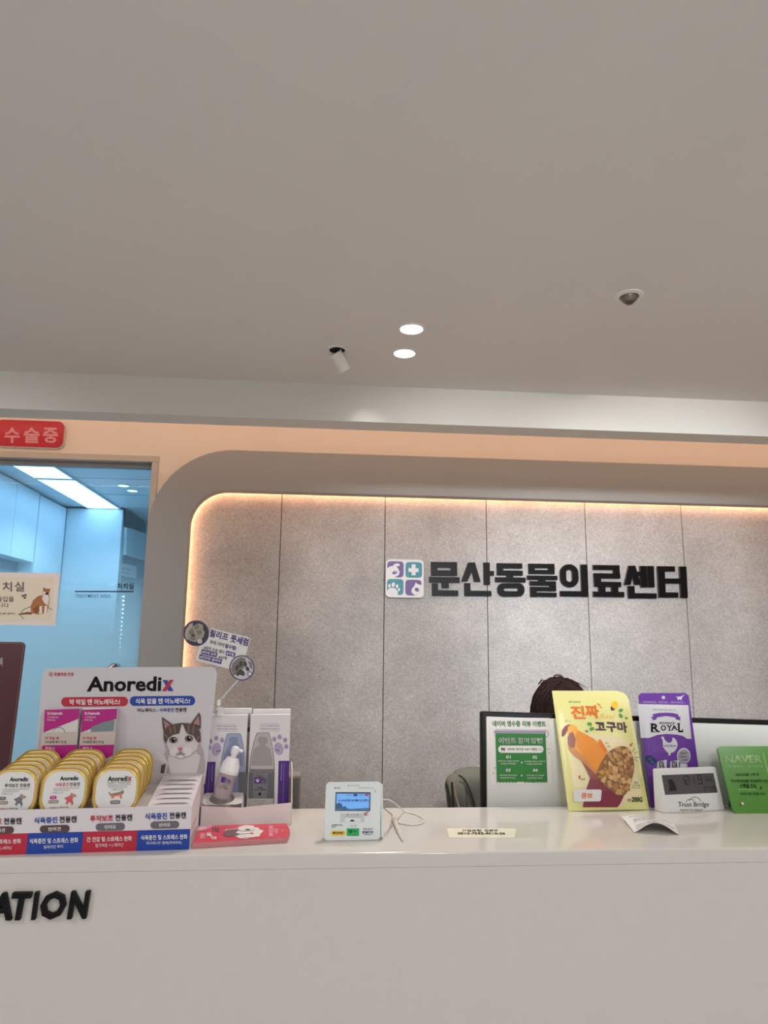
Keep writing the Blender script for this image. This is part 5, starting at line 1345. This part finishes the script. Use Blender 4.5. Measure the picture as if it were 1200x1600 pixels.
pr.rect(566, 214, 645, 218, LCDD, 1, dy=-3); pr.rect(570, 258, 652, 262, LCDD, 1, dy=-3); pr.text('MON', 580, 228, 640, 250, LCDD, 1, bold=.02)
pr.poly([(205, 240), (250, 236), (282, 290), (300, 350), (220, 354), (228, 300)], LCDD, 1)
pr.build('display', clk)
pr = Print(CKF, 1, crop=C4)
pr.text('Trust Bridge', 312, 462, 616, 524, SLATE if False else mat('charcoal ink', (58, 58, 64), .5), bold=.006, dy=-2)
pr.text('동물병원을 위한 보험솔루션', 328, 532, 552, 550, INK, bold=0, dy=-2)
def arc(cx, cy, r_, a0, a1, w):
    P = [(cx + r_ * cos(rad(a)), cy - r_ * .95 * sin(rad(a))) for a in range(a0, a1 + 1, 10)]; pr.line(P, w, mat('charcoal ink', (58, 58, 64), .5), 1)
arc(478, 470, 60, 20, 165, 4); arc(432, 478, 46, 40, 160, 4)
pr.build('case_print', clk)

# ------------------------------------------------------------------ green acrylic sign
NVF = Face(at(1147, 1271.5, Z=KZ), 0, 21)
NVH = NVF.uv(1122, 1166)[1]
nv = thing('acrylic_review_sign', 'green acrylic review sign leaning at the right end of the ledge', 'sign', NVF.w(.1, 0, 0))
GAC = mat('green acrylic', (78, 136, 46), .25, spec=.3)
MB().prism(rrect(-.0005, 0, .212, NVH, .012), lambda p: NVF.w(p[0], p[1], 0), lambda p: NVF.w(p[0], p[1], -.005), GAC, mat('green acrylic edge', (52, 116, 32), .15)).build('plate', nv)
mb = MB(); mb.add([NVF.w(u, .11, -.0055) for u in (.03, .18)] + [Vector((NVF.w(u, 0, 0).x, NVF.w(0, 0, 0).y + .075, KZ + .0005)) for u in (.18, .03)] + [NVF.w(u, .11, -.0085) for u in (.03, .18)] + [Vector((NVF.w(u, 0, 0).x, NVF.w(0, 0, 0).y + .079, KZ + .0005)) for u in (.18, .03)], [[0, 1, 2, 3], [7, 6, 5, 4], [0, 4, 5, 1], [2, 6, 7, 3], [1, 5, 6, 2], [3, 7, 4, 0]], GAC)
mb.build('rear_leg', nv)
C55 = (1110, 1150, 12.31); pr = Print(NVF, 1, crop=C55)
PGR = mat('pale green lettering', (186, 222, 150), .3); PG2 = mat('dim green lettering', (132, 190, 96), .3); DGR = mat('very dark green ink', (8, 28, 14), .5, spec=.1)
pr.text('NAVER', 272, 374, 980, 516, PGR, bold=.055, dx=18, dy=0); pr.text('MY 플레이스 영수증리뷰', 318, 560, 1008, 610, PG2, bold=.0, dx=8)
pr.text('QR코드를 스캔 후', 478, 712, 930, 774, DGR, bold=.01, dx=10); pr.text('영수증리뷰를 작성해주시면', 385, 836, 1085, 902, DGR, bold=.01, dx=14)
pr.text('스페셜 간식', 556, 915, 870, 998, DGR, bold=.03, dx=10, dy=12); pr.text('을', 950, 968, 990, 1024, DGR, bold=.02); pr.text('서비스로 드립니다!', 556, 1084, 1045, 1146, DGR, bold=.01, dx=12)
pr.line([(540, 1026), (860, 1030)], 6, PG2); pr.line([(1015, 322), (1120, 760), (1200, 1080)], 8, PGR)
pr.build('plate_print', nv)
sp_ = NVF.w(*NVF.uv(1158.5, 1256.5), 0)
MB().lathe([(.0042, -.0005), (.0042, .006), (.0035, .007), (.0002, .0071)], sp_, mat('steel stud', (186, 176, 160), .3, .8), axis=NVF.n, n=20).build('stud', nv, smooth=True)

# ------------------------------------------------------------------ receipt
RO = at(991, 1301.5, Z=KZ); RX = at(1061, 1305, Z=KZ); RT = at(972, 1281, Z=KZ)
uu = RX - RO; vvv = RT - RO
RTR = at(1052, 1285, Z=KZ)
def rc(a, b, h=0):
    z = .024 * max(0, sin(pi * min(max(a, 0), 1))) ** 1.3 * (1 - .75 * b) + .006 * b * (1 - a) + .003 * sin(a * 9) * b
    return RO * (1 - a) * (1 - b) + RX * a * (1 - b) + RT * (1 - a) * b + RTR * a * b + Vector((0, 0, z + .0016 + h))
rec = thing('receipt', 'crumpled white till receipt arching on the counter', 'receipt', RO + (uu + vvv) / 2)
mb = MB(); N_ = 18
for top, h in ((1, 0), (0, -.0004)):
    k = len(mb.v); mb.v += [rc(i / N_, j / N_, h) for j in range(N_ + 1) for i in range(N_ + 1)]; mi_ = mb.mi(PAPER)
    for j in range(N_):
        for i in range(N_):
            q_ = [k + j * (N_ + 1) + i, k + j * (N_ + 1) + i + 1, k + (j + 1) * (N_ + 1) + i + 1, k + (j + 1) * (N_ + 1) + i]
            mb.f.append(q_ if top else q_[::-1]); mb.m.append(mi_)
mb.build('paper', rec, smooth='all')
mb = MB()
rr_ = random.Random(5)
def rtext(s_, a0, b0, a1, b1, m):
    vs, fs = glyphs(s_, .01); mb.add([rc(a0 + (a1 - a0) * x, b0 + (b1 - b0) * y, .0005) for x, y in vs], fs, m)
for k, (s_, a0, a1) in enumerate((('승인번호 30412285', .08, .55), ('신용카드 매출전표', .1, .5), ('합계 35,000원', .5, .95), ('부가세 3,182', .12, .6), ('금액 31,818', .15, .5), ('일시불 2024/07/20', .35, .95), ('카드번호 9410-****', .1, .9))):
    b0 = .06 + .13 * k; rtext(s_, a0, b0, a1, b0 + .075, INK if k in (2, 4) else GREY)
mb.build('receipt_print', rec)

# ------------------------------------------------------------------ maroon board at the far left
MBF = Face(at(13.5, 1215, Y=1.985), 2, 4)
mu, mv = MBF.uv(13.5, 1003)
mbd = thing('maroon_notice_board', 'dark maroon standing notice board at the left edge of the picture', 'sign', Vector((MBF.w(-.13, 0, 0).x, 1.98, KZ)))
MAR = mat('maroon board', (78, 26, 36), .35); MPK = mat('board pink edge', (150, 96, 100), .4)
zb = (KZ + .002 - MBF.o.z) / cos(rad(4))
MB().prism(rrect(-.26, zb, 0.0, mv, .012), lambda p: MBF.w(p[0], p[1], 0), lambda p: MBF.w(p[0], p[1], -.004), MAR).build('board', mbd)
pr = Print(MBF)
oo = rrect(-.2575, zb + .003, -.0025, mv - .003, .010); ii = rrect(-.2563, zb + .0042, -.0037, mv - .0042, .0092)
n_ = len(oo); pr.mb.add([MBF.w(p[0], p[1], .0005) for p in oo + ii], [[q, (q + 1) % n_, n_ + (q + 1) % n_, n_ + q] for q in range(n_)], MPK)
pr.text('행복', -8, 1027, 5, 1041, LGREY, 1, bold=.012)
pr.build('board_print', mbd)
mb = MB(); mb.add([MBF.w(-.20, .1, -.0045), MBF.w(-.06, .1, -.0045), Vector((MBF.w(-.06, 0, 0).x, 2.026, KZ + .001)), Vector((MBF.w(-.20, 0, 0).x, 2.026, KZ + .001))], [[0, 1, 2, 3]], MAR); mb.build('rear_leg', mbd)

# ------------------------------------------------------------------ grey ribbed organizer behind the serum tray
OGM = mat('grey ribbed plastic', (128, 122, 116), .5)
oa, ob = at(452, 1212, Y=2.16), at(469.5, 1213, Y=2.16)
og = thing('desk_organizer', 'grey ribbed organizer behind the serum tray', 'organizer', (oa.x + .0, 2.17, .752))
mb = MB(); x0_, x1_ = oa.x - .05, ob.x
mb.box(((x0_ + x1_) / 2, 2.20, (.752 + oa.z) / 2), (x1_ - x0_, .08, oa.z - .752), OGM, r=.004)
mb.build('case', og)
mb = MB()
z = oa.z - .006
while z > 1.02: mb.box(((x0_ + x1_) / 2, 2.1585, z), (x1_ - x0_ - .006, .003, .0025), OGM, r=.0008, seg=1); z -= .005
o = mb.build('ribs', og)

# ------------------------------------------------------------------ seated person behind the monitor
SKINM = mat('skin', (214, 170, 146), .55); HAIR = mat('dark brown hair', (40, 24, 22), .75, noise=.35, nscale=90, bump=.6, spec=.25); TOP = mat('navy uniform', (38, 42, 62), .8, bump=.2, nscale=300); TROU = mat('dark trousers', (44, 44, 50), .8)
HX, HY, HZ = .886, 2.66, 1.292
per = thing('person', 'person with dark brown hair, head bowed, seated behind the monitor', 'person', (.87, 2.80, .0))


def skin(verts, edges, radii, root, name, m, parent, sub=2):
    me = bpy.data.meshes.new(name); me.from_pydata([Vector(v) for v in verts], edges, []); o = bpy.data.objects.new(name, me); COL.objects.link(o)
    md = o.modifiers.new('skin', 'SKIN'); md.use_smooth_shade = True
    sv = me.skin_vertices[0].data if me.skin_vertices else None
    if sv is None:
        bpy.context.view_layer.objects.active = o; o.select_set(True); bpy.ops.mesh.customdata_skin_add(); sv = me.skin_vertices[0].data
    for i, r in enumerate(radii): sv[i].radius = (r, r) if not isinstance(r, tuple) else r; sv[i].use_root = (i == root)
    o.modifiers.new('sub', 'SUBSURF').levels = sub
    bpy.context.view_layer.update()
    ev = bpy.data.meshes.new_from_object(o.evaluated_get(bpy.context.evaluated_depsgraph_get()))
    mb = MB(); mb.add([v.co.copy() for v in ev.vertices], [list(p.vertices) for p in ev.polygons], m)
    bpy.data.objects.remove(o); bpy.data.meshes.remove(me)
    return mb


V = [(.87, 2.86, .52), (.87, 2.86, .70), (.88, 2.84, .90), (.89, 2.80, 1.03), (.89, 2.755, 1.12), (.89, 2.72, 1.18), (.886, 2.685, 1.26), (.886, 2.675, 1.335),
     (.78, 2.80, 1.035), (.71, 2.78, .98), (.68, 2.72, .86), (.74, 2.50, .815), (.78, 2.42, .79),
     (1.0, 2.80, 1.035), (1.07, 2.78, .98), (1.10, 2.72, .86), (1.04, 2.50, .815), (1.00, 2.42, .79),
     (.78, 2.82, .50), (.77, 2.45, .50), (.77, 2.42, .10), (.77, 2.33, .06), (.96, 2.82, .50), (.97, 2.45, .50), (.97, 2.42, .10), (.97, 2.33, .06)]
E_ = [(0, 1), (1, 2), (2, 3), (3, 4), (4, 5), (5, 6), (6, 7), (3, 8), (8, 9), (9, 10), (10, 11), (11, 12), (3, 13), (13, 14), (14, 15), (15, 16), (16, 17), (0, 18), (18, 19), (19, 20), (20, 21), (0, 22), (22, 23), (23, 24), (24, 25)]
Rr = [(.15, .11), (.13, .10), (.15, .11), (.13, .09), (.055, .055), (.05, .05), (.075, .085), (.07, .085), .06, .052, .042, .030, .026, .06, .052, .042, .030, .026, .085, .065, .045, .04, .085, .065, .045, .04]
bd = skin(V, E_, Rr, 0, 'body', SKINM, per)
# head with brow, nose, chin; added to the same body mesh
b = bmesh.new(); bmesh.ops.create_uvsphere(b, u_segments=32, v_segments=24, radius=1)
TILT = Matrix.Rotation(rad(24), 4, 'X')
for v in b.verts:
    x, y, z = v.co; X, Yh, Z = x * .073, y * .094, z * .115
    if z < -.1: X *= 1 - .28 * (-z - .1); 
    if y < 0:
        nz = math.exp(-((x / .16) ** 2) - ((z + .12) / .16) ** 2); Yh -= .024 * nz
        ey = math.exp(-(((abs(x) - .38) / .16) ** 2) - ((z - .05) / .10) ** 2); Yh += .008 * ey
        mo = math.exp(-((x / .26) ** 2) - ((z + .45) / .07) ** 2); Yh -= .006 * mo
        ch = math.exp(-((x / .3) ** 2) - ((z + .82) / .14) ** 2); Yh -= .012 * ch
    v.co = Vector((X, Yh, Z))
HM = Matrix.Translation((HX, HY, HZ)) @ TILT
bd.bm(b, SKINM, HM)
for sx in (-1, 1):      # ears
    bd.lathe([(.001, -.004), (.02, -.003), (.026, .004), (.016, .008), (.001, .005)], HM @ Vector((sx * .073, .008, -.008)), SKINM, axis=(sx, -.25, 0), n=14)
for sx, sh in ((-1, (.78, 2.42, .788)), (1, (1.00, 2.42, .788))):   # hands: palm, five fingers resting on the desk
    pc = Vector(sh) + Vector((0, -.04, -.006)); bd.box(pc, (.078, .085, .026), SKINM, r=.011, seg=3)
    for k, (dx, ln_) in enumerate(((-.029, .062), (-.010, .074), (.010, .080), (.029, .070))):
        s0 = pc + Vector((dx * -sx, -.038, .002)); bd.tube([s0, s0 + Vector((0, -ln_ * .45, .007)), s0 + Vector((0, -ln_ * .8, .002)), s0 + Vector((0, -ln_, -.006))], .0085, SKINM, n=10, r2=.0065)
    s0 = pc + Vector((-sx * .034, .012, 0)); bd.tube([s0, s0 + Vector((-sx * .022, -.022, .002)), s0 + Vector((-sx * .03, -.05, -.003))], .010, SKINM, n=10, r2=.007)
bd.build('body', per, smooth='all')
for sx in (-1, 1):
    mb = MB(); c_ = HM @ Vector((sx * .029, -.078, .006)); mb.lathe([(.0005, .0115), (.006, .0095), (.0105, .0035), (.0115, 0)], c_, WINK, axis=TILT @ Vector((0, -1, 0)), n=16, cap=False); mb.lathe([(.0004, .0122), (.005, .0112)], c_, BROWN, axis=TILT @ Vector((0, -1, 0)), n=14, cap=False)
    mb.build('eye', per, smooth='all')
V2 = V[:4] + [V[4]] + V[8:11] + V[13:16]
E2 = [(0, 1), (1, 2), (2, 3), (3, 4), (3, 5), (5, 6), (6, 7), (3, 8), (8, 9), (9, 10)]
skin(V2, E2, [(.17, .13), (.15, .12), (.17, .13), (.15, .105), (.068, .068), .078, .068, .056, .078, .068, .056], 0, 'tunic', TOP, per).build('tunic', per, smooth='all')
skin([V[0]] + V[18:21] + V[22:25], [(0, 1), (1, 2), (2, 3), (0, 4), (4, 5), (5, 6)], [(.165, .125), .10, .08, .06, .10, .08, .06], 0, 'trousers', TROU, per).build('trousers', per, smooth='all')
# hair: cap with strands and a falling bob
hb = MB(); NU, NV = 72, 26; rnd = random.Random(11)
ph = [rnd.uniform(0, 2 * pi) for _ in range(8)]
vs = []
for j in range(NV + 1):
    t = j / NV
    for i in range(NU):
        a = 2 * pi * i / NU
        front = max(0, cos(a + pi / 2))                # towards -Y
        rid = .0022 * sin(a * 23 + ph[0] + 3 * sin(t * 4)) + .0016 * sin(a * 41 + ph[1]) + .002 * sin(a * 9 + ph[2] + t * 5)
        if t < .5:
            th = t / .5 * pi / 2 * 1.02; rx = .100 * sin(th) ** .86; ry_ = .108 * sin(th) ** .86; z = .118 * cos(th)
        else:
            q = (t - .5) / .5; rx = .100 + .012 * sin(q * pi) + .004 * q; ry_ = .108 + .008 * sin(q * pi); z = -.20 * q * (1 - .72 * front ** .7) 
        k = 1 + rid * (8 if t > .06 else 0)
        p = Vector((rx * k * cos(a), ry_ * k * sin(a) + .008, z + .006))
        pw = Matrix.Rotation(rad(24) * (1 if z > 0 else max(0, 1 + z / .1)), 4, 'X') @ p + Vector((HX, HY, HZ))
        vs.append(pw)
fs = [[j * NU + i, j * NU + (i + 1) % NU, (j + 1) * NU + (i + 1) % NU, (j + 1) * NU + i] for j in range(NV) for i in range(NU)]
hb.add(vs, fs, HAIR)
for k in range(230):       # locks lying over the cap
    i = rnd.randrange(NU); j0 = rnd.randrange(0, 7); j1 = min(NV, j0 + rnd.randrange(7, 16)); P = []; c_ = Vector((HX, HY + .01, HZ + .01)); dr = rnd.uniform(-.35, .35); lift = rnd.uniform(.0005, .0045)
    for j in range(j0, j1 + 1, 2):
        p = vs[j * NU + int(i + dr * (j - j0)) % NU]; d_ = (p - c_); d_.z = max(d_.z, 0); P.append(p + d_.normalized() * lift * (1 if j < j1 - 2 else .4))
    if len(P) > 2: hb.tube(spl(P, 4), rnd.uniform(.0016, .0034), HAIR, n=5, r2=.0008)
ho = hb.build('hair', per, smooth='all')
mb = MB()
topc = at(872, 1058, Y=HY)
for k in range(7):
    r_ = rnd.uniform(.009, .014); c0 = topc + Vector((rnd.uniform(-.004, .008), rnd.uniform(-.02, .02), -.004))
    mb.tube([c0 + Vector((r_ * 1.2 * cos(a), .01 * sin(a * .5), r_ * sin(a))) for a in [pi * (1 + .06 * k) * q / 12 - .2 for q in range(13)]], .0009, HAIR, n=5)
for k in range(26):
    c0 = at(868 + rnd.uniform(-26, 30), 1064, Y=HY + rnd.uniform(-.03, .03)); mb.tube([c0 + Vector((-.02, 0, -.012)), c0 + Vector((-.006, 0, .001 + rnd.uniform(0, .005))), c0 + Vector((.010, 0, -.001)), c0 + Vector((.022 + rnd.uniform(0, .012), 0, -.014))], .0016, HAIR, n=5, r2=.0005)
for k in range(10):
    c0 = at(890 + rnd.uniform(-12, 14), 1066, Y=HY + rnd.uniform(-.02, .02)); mb.tube([c0 + Vector((-.03, 0, -.02)), c0 + Vector((-.01, 0, .002 + rnd.uniform(0, .004))), c0 + Vector((.012, 0, -.006)), c0 + Vector((.03 + rnd.uniform(0, .012), 0, -.022))], .0022, HAIR, n=5, r2=.0006)
o = mb.build('loose_strands', ho, smooth='all')
# office chair with a draped grey-green fleece
FAB = mat('grey green fleece', (122, 127, 118), .95, noise=.12, nscale=260, bump=.5); FABD = mat('dark chair fabric', (52, 54, 60), .9)
ch = thing('office_chair', 'dark office chair behind the monitor under the person', 'chair', (.80, 2.92, 0))
MB().box((.84, 2.86, .285), (.50, .46, .09), FABD, r=.03, seg=3).build('seat', ch, smooth=True)
MB().box((.80, 3.145, .73), (.48, .07, .44), FABD, r=.03, seg=3).build('backrest', ch, smooth=True)
MB().tube([(.84, 2.86, .245), (.84, 2.86, .10)], .025, BLACKM).build('gas_column', ch)
mb = MB(); mb.tube([(.82, 3.165, .56), (.83, 3.15, .40), (.84, 3.02, .225)], .016, BLACKM); mb.build('back_bracket', ch)
for k in range(5):
    a = 2 * pi * k / 5; d_ = Vector((cos(a), sin(a), 0)); mb = MB(); mb.tube([Vector((.84, 2.86, .10)), Vector((.84, 2.86, .085)) + d_ * .28], .02, BLACKM, r2=.014); L_ = mb.build('leg', ch)
    c_ = Vector((.84, 2.86, .03)) + d_ * .285; mb = MB(); mb.lathe([(.029, -.012), (.03, -.01), (.03, .01), (.029, .012)], c_, BLACKM, axis=(-d_.y, d_.x, 0), n=20); mb.build('caster', L_)
# fleece: sheet folded over the backrest, drawn over a profile
jk = thing('fleece_jacket', 'grey-green fleece jacket draped over the chair behind the monitor', 'jacket', (.62, 3.14, .6))
def fleece(xa, xb, zt, y0, drop_f, drop_b, th, name, skew=0, m=FAB, round_l=.06):
    mb = MB(); NX = 22; prof = []
    for q in range(9): prof.append((y0 - .062 - .004 * sin(q), zt - .05 - drop_f * (1 - q / 8)))
    for q in range(1, 10): a = pi - pi * q / 10; prof.append((y0 + .062 * cos(a), zt - .05 + .05 * sin(a)))
    for q in range(9): prof.append((y0 + .062, zt - .05 - drop_b * q / 8))
    NP = len(prof)
    for i in range(NX + 1):
        f_ = i / NX; x = xa + (xb - xa) * f_; e = max(0, 1 - (x - xa) / round_l) if round_l else 0; dz = -.035 * (1 - sqrt(max(0, 1 - e * e)))
        for (y, z) in prof: mb.v.append(Vector((x + skew * (zt - z), y + .004 * sin(z * 30 + x * 25), z + dz + .003 * sin(x * 40))))
    mi_ = mb.mi(m)
    for i in range(NX):
        for q in range(NP - 1): mb.f.append([i * NP + q, i * NP + q + 1, (i + 1) * NP + q + 1, (i + 1) * NP + q]); mb.m.append(mi_)
    o = mb.build(name, jk, smooth='all'); md = o.modifiers.new('thick', 'SOLIDIFY'); md.thickness = th; md.offset = 0; return o
zt_ = at(760, 1204, Y=3.1).z
fleece(at(712, 1214, Y=3.05).x, 1.06, zt_, 3.145, .28, .34, .010, 'jacket_body')
fleece(at(703, 1220, Y=3.07).x, at(724, 1220, Y=3.07).x, at(712, 1212, Y=3.1).z, 3.13, .28, .28, .012, 'front_flap', skew=.10, round_l=.035)
za, zb2 = at(708, 1226, Y=3.055), at(721, 1268, Y=3.055)
MB().tube([za, za * .5 + zb2 * .5 + Vector((-.004, 0, 0)), zb2 + Vector((0, 0, -.02))], .006, mat('zip teeth', (176, 170, 156), .5, noise=.4, nscale=900), n=8).build('zipper', jk)
SEAM = mat('jacket seam', (52, 54, 52), .9)
def seam(pts, r): 
    P = [at(x, y, Y=yy) for x, y, yy in pts]; MB().tube(spl(P), r, SEAM, n=6).build('seam', jk, smooth='all')
seam([(717, 1211, 3.064), (726, 1219, 3.058), (735, 1238, 3.056), (744, 1266, 3.056)], .004)
seam([(706, 1222, 3.05), (707, 1240, 3.05), (708, 1268, 3.05)], .005)
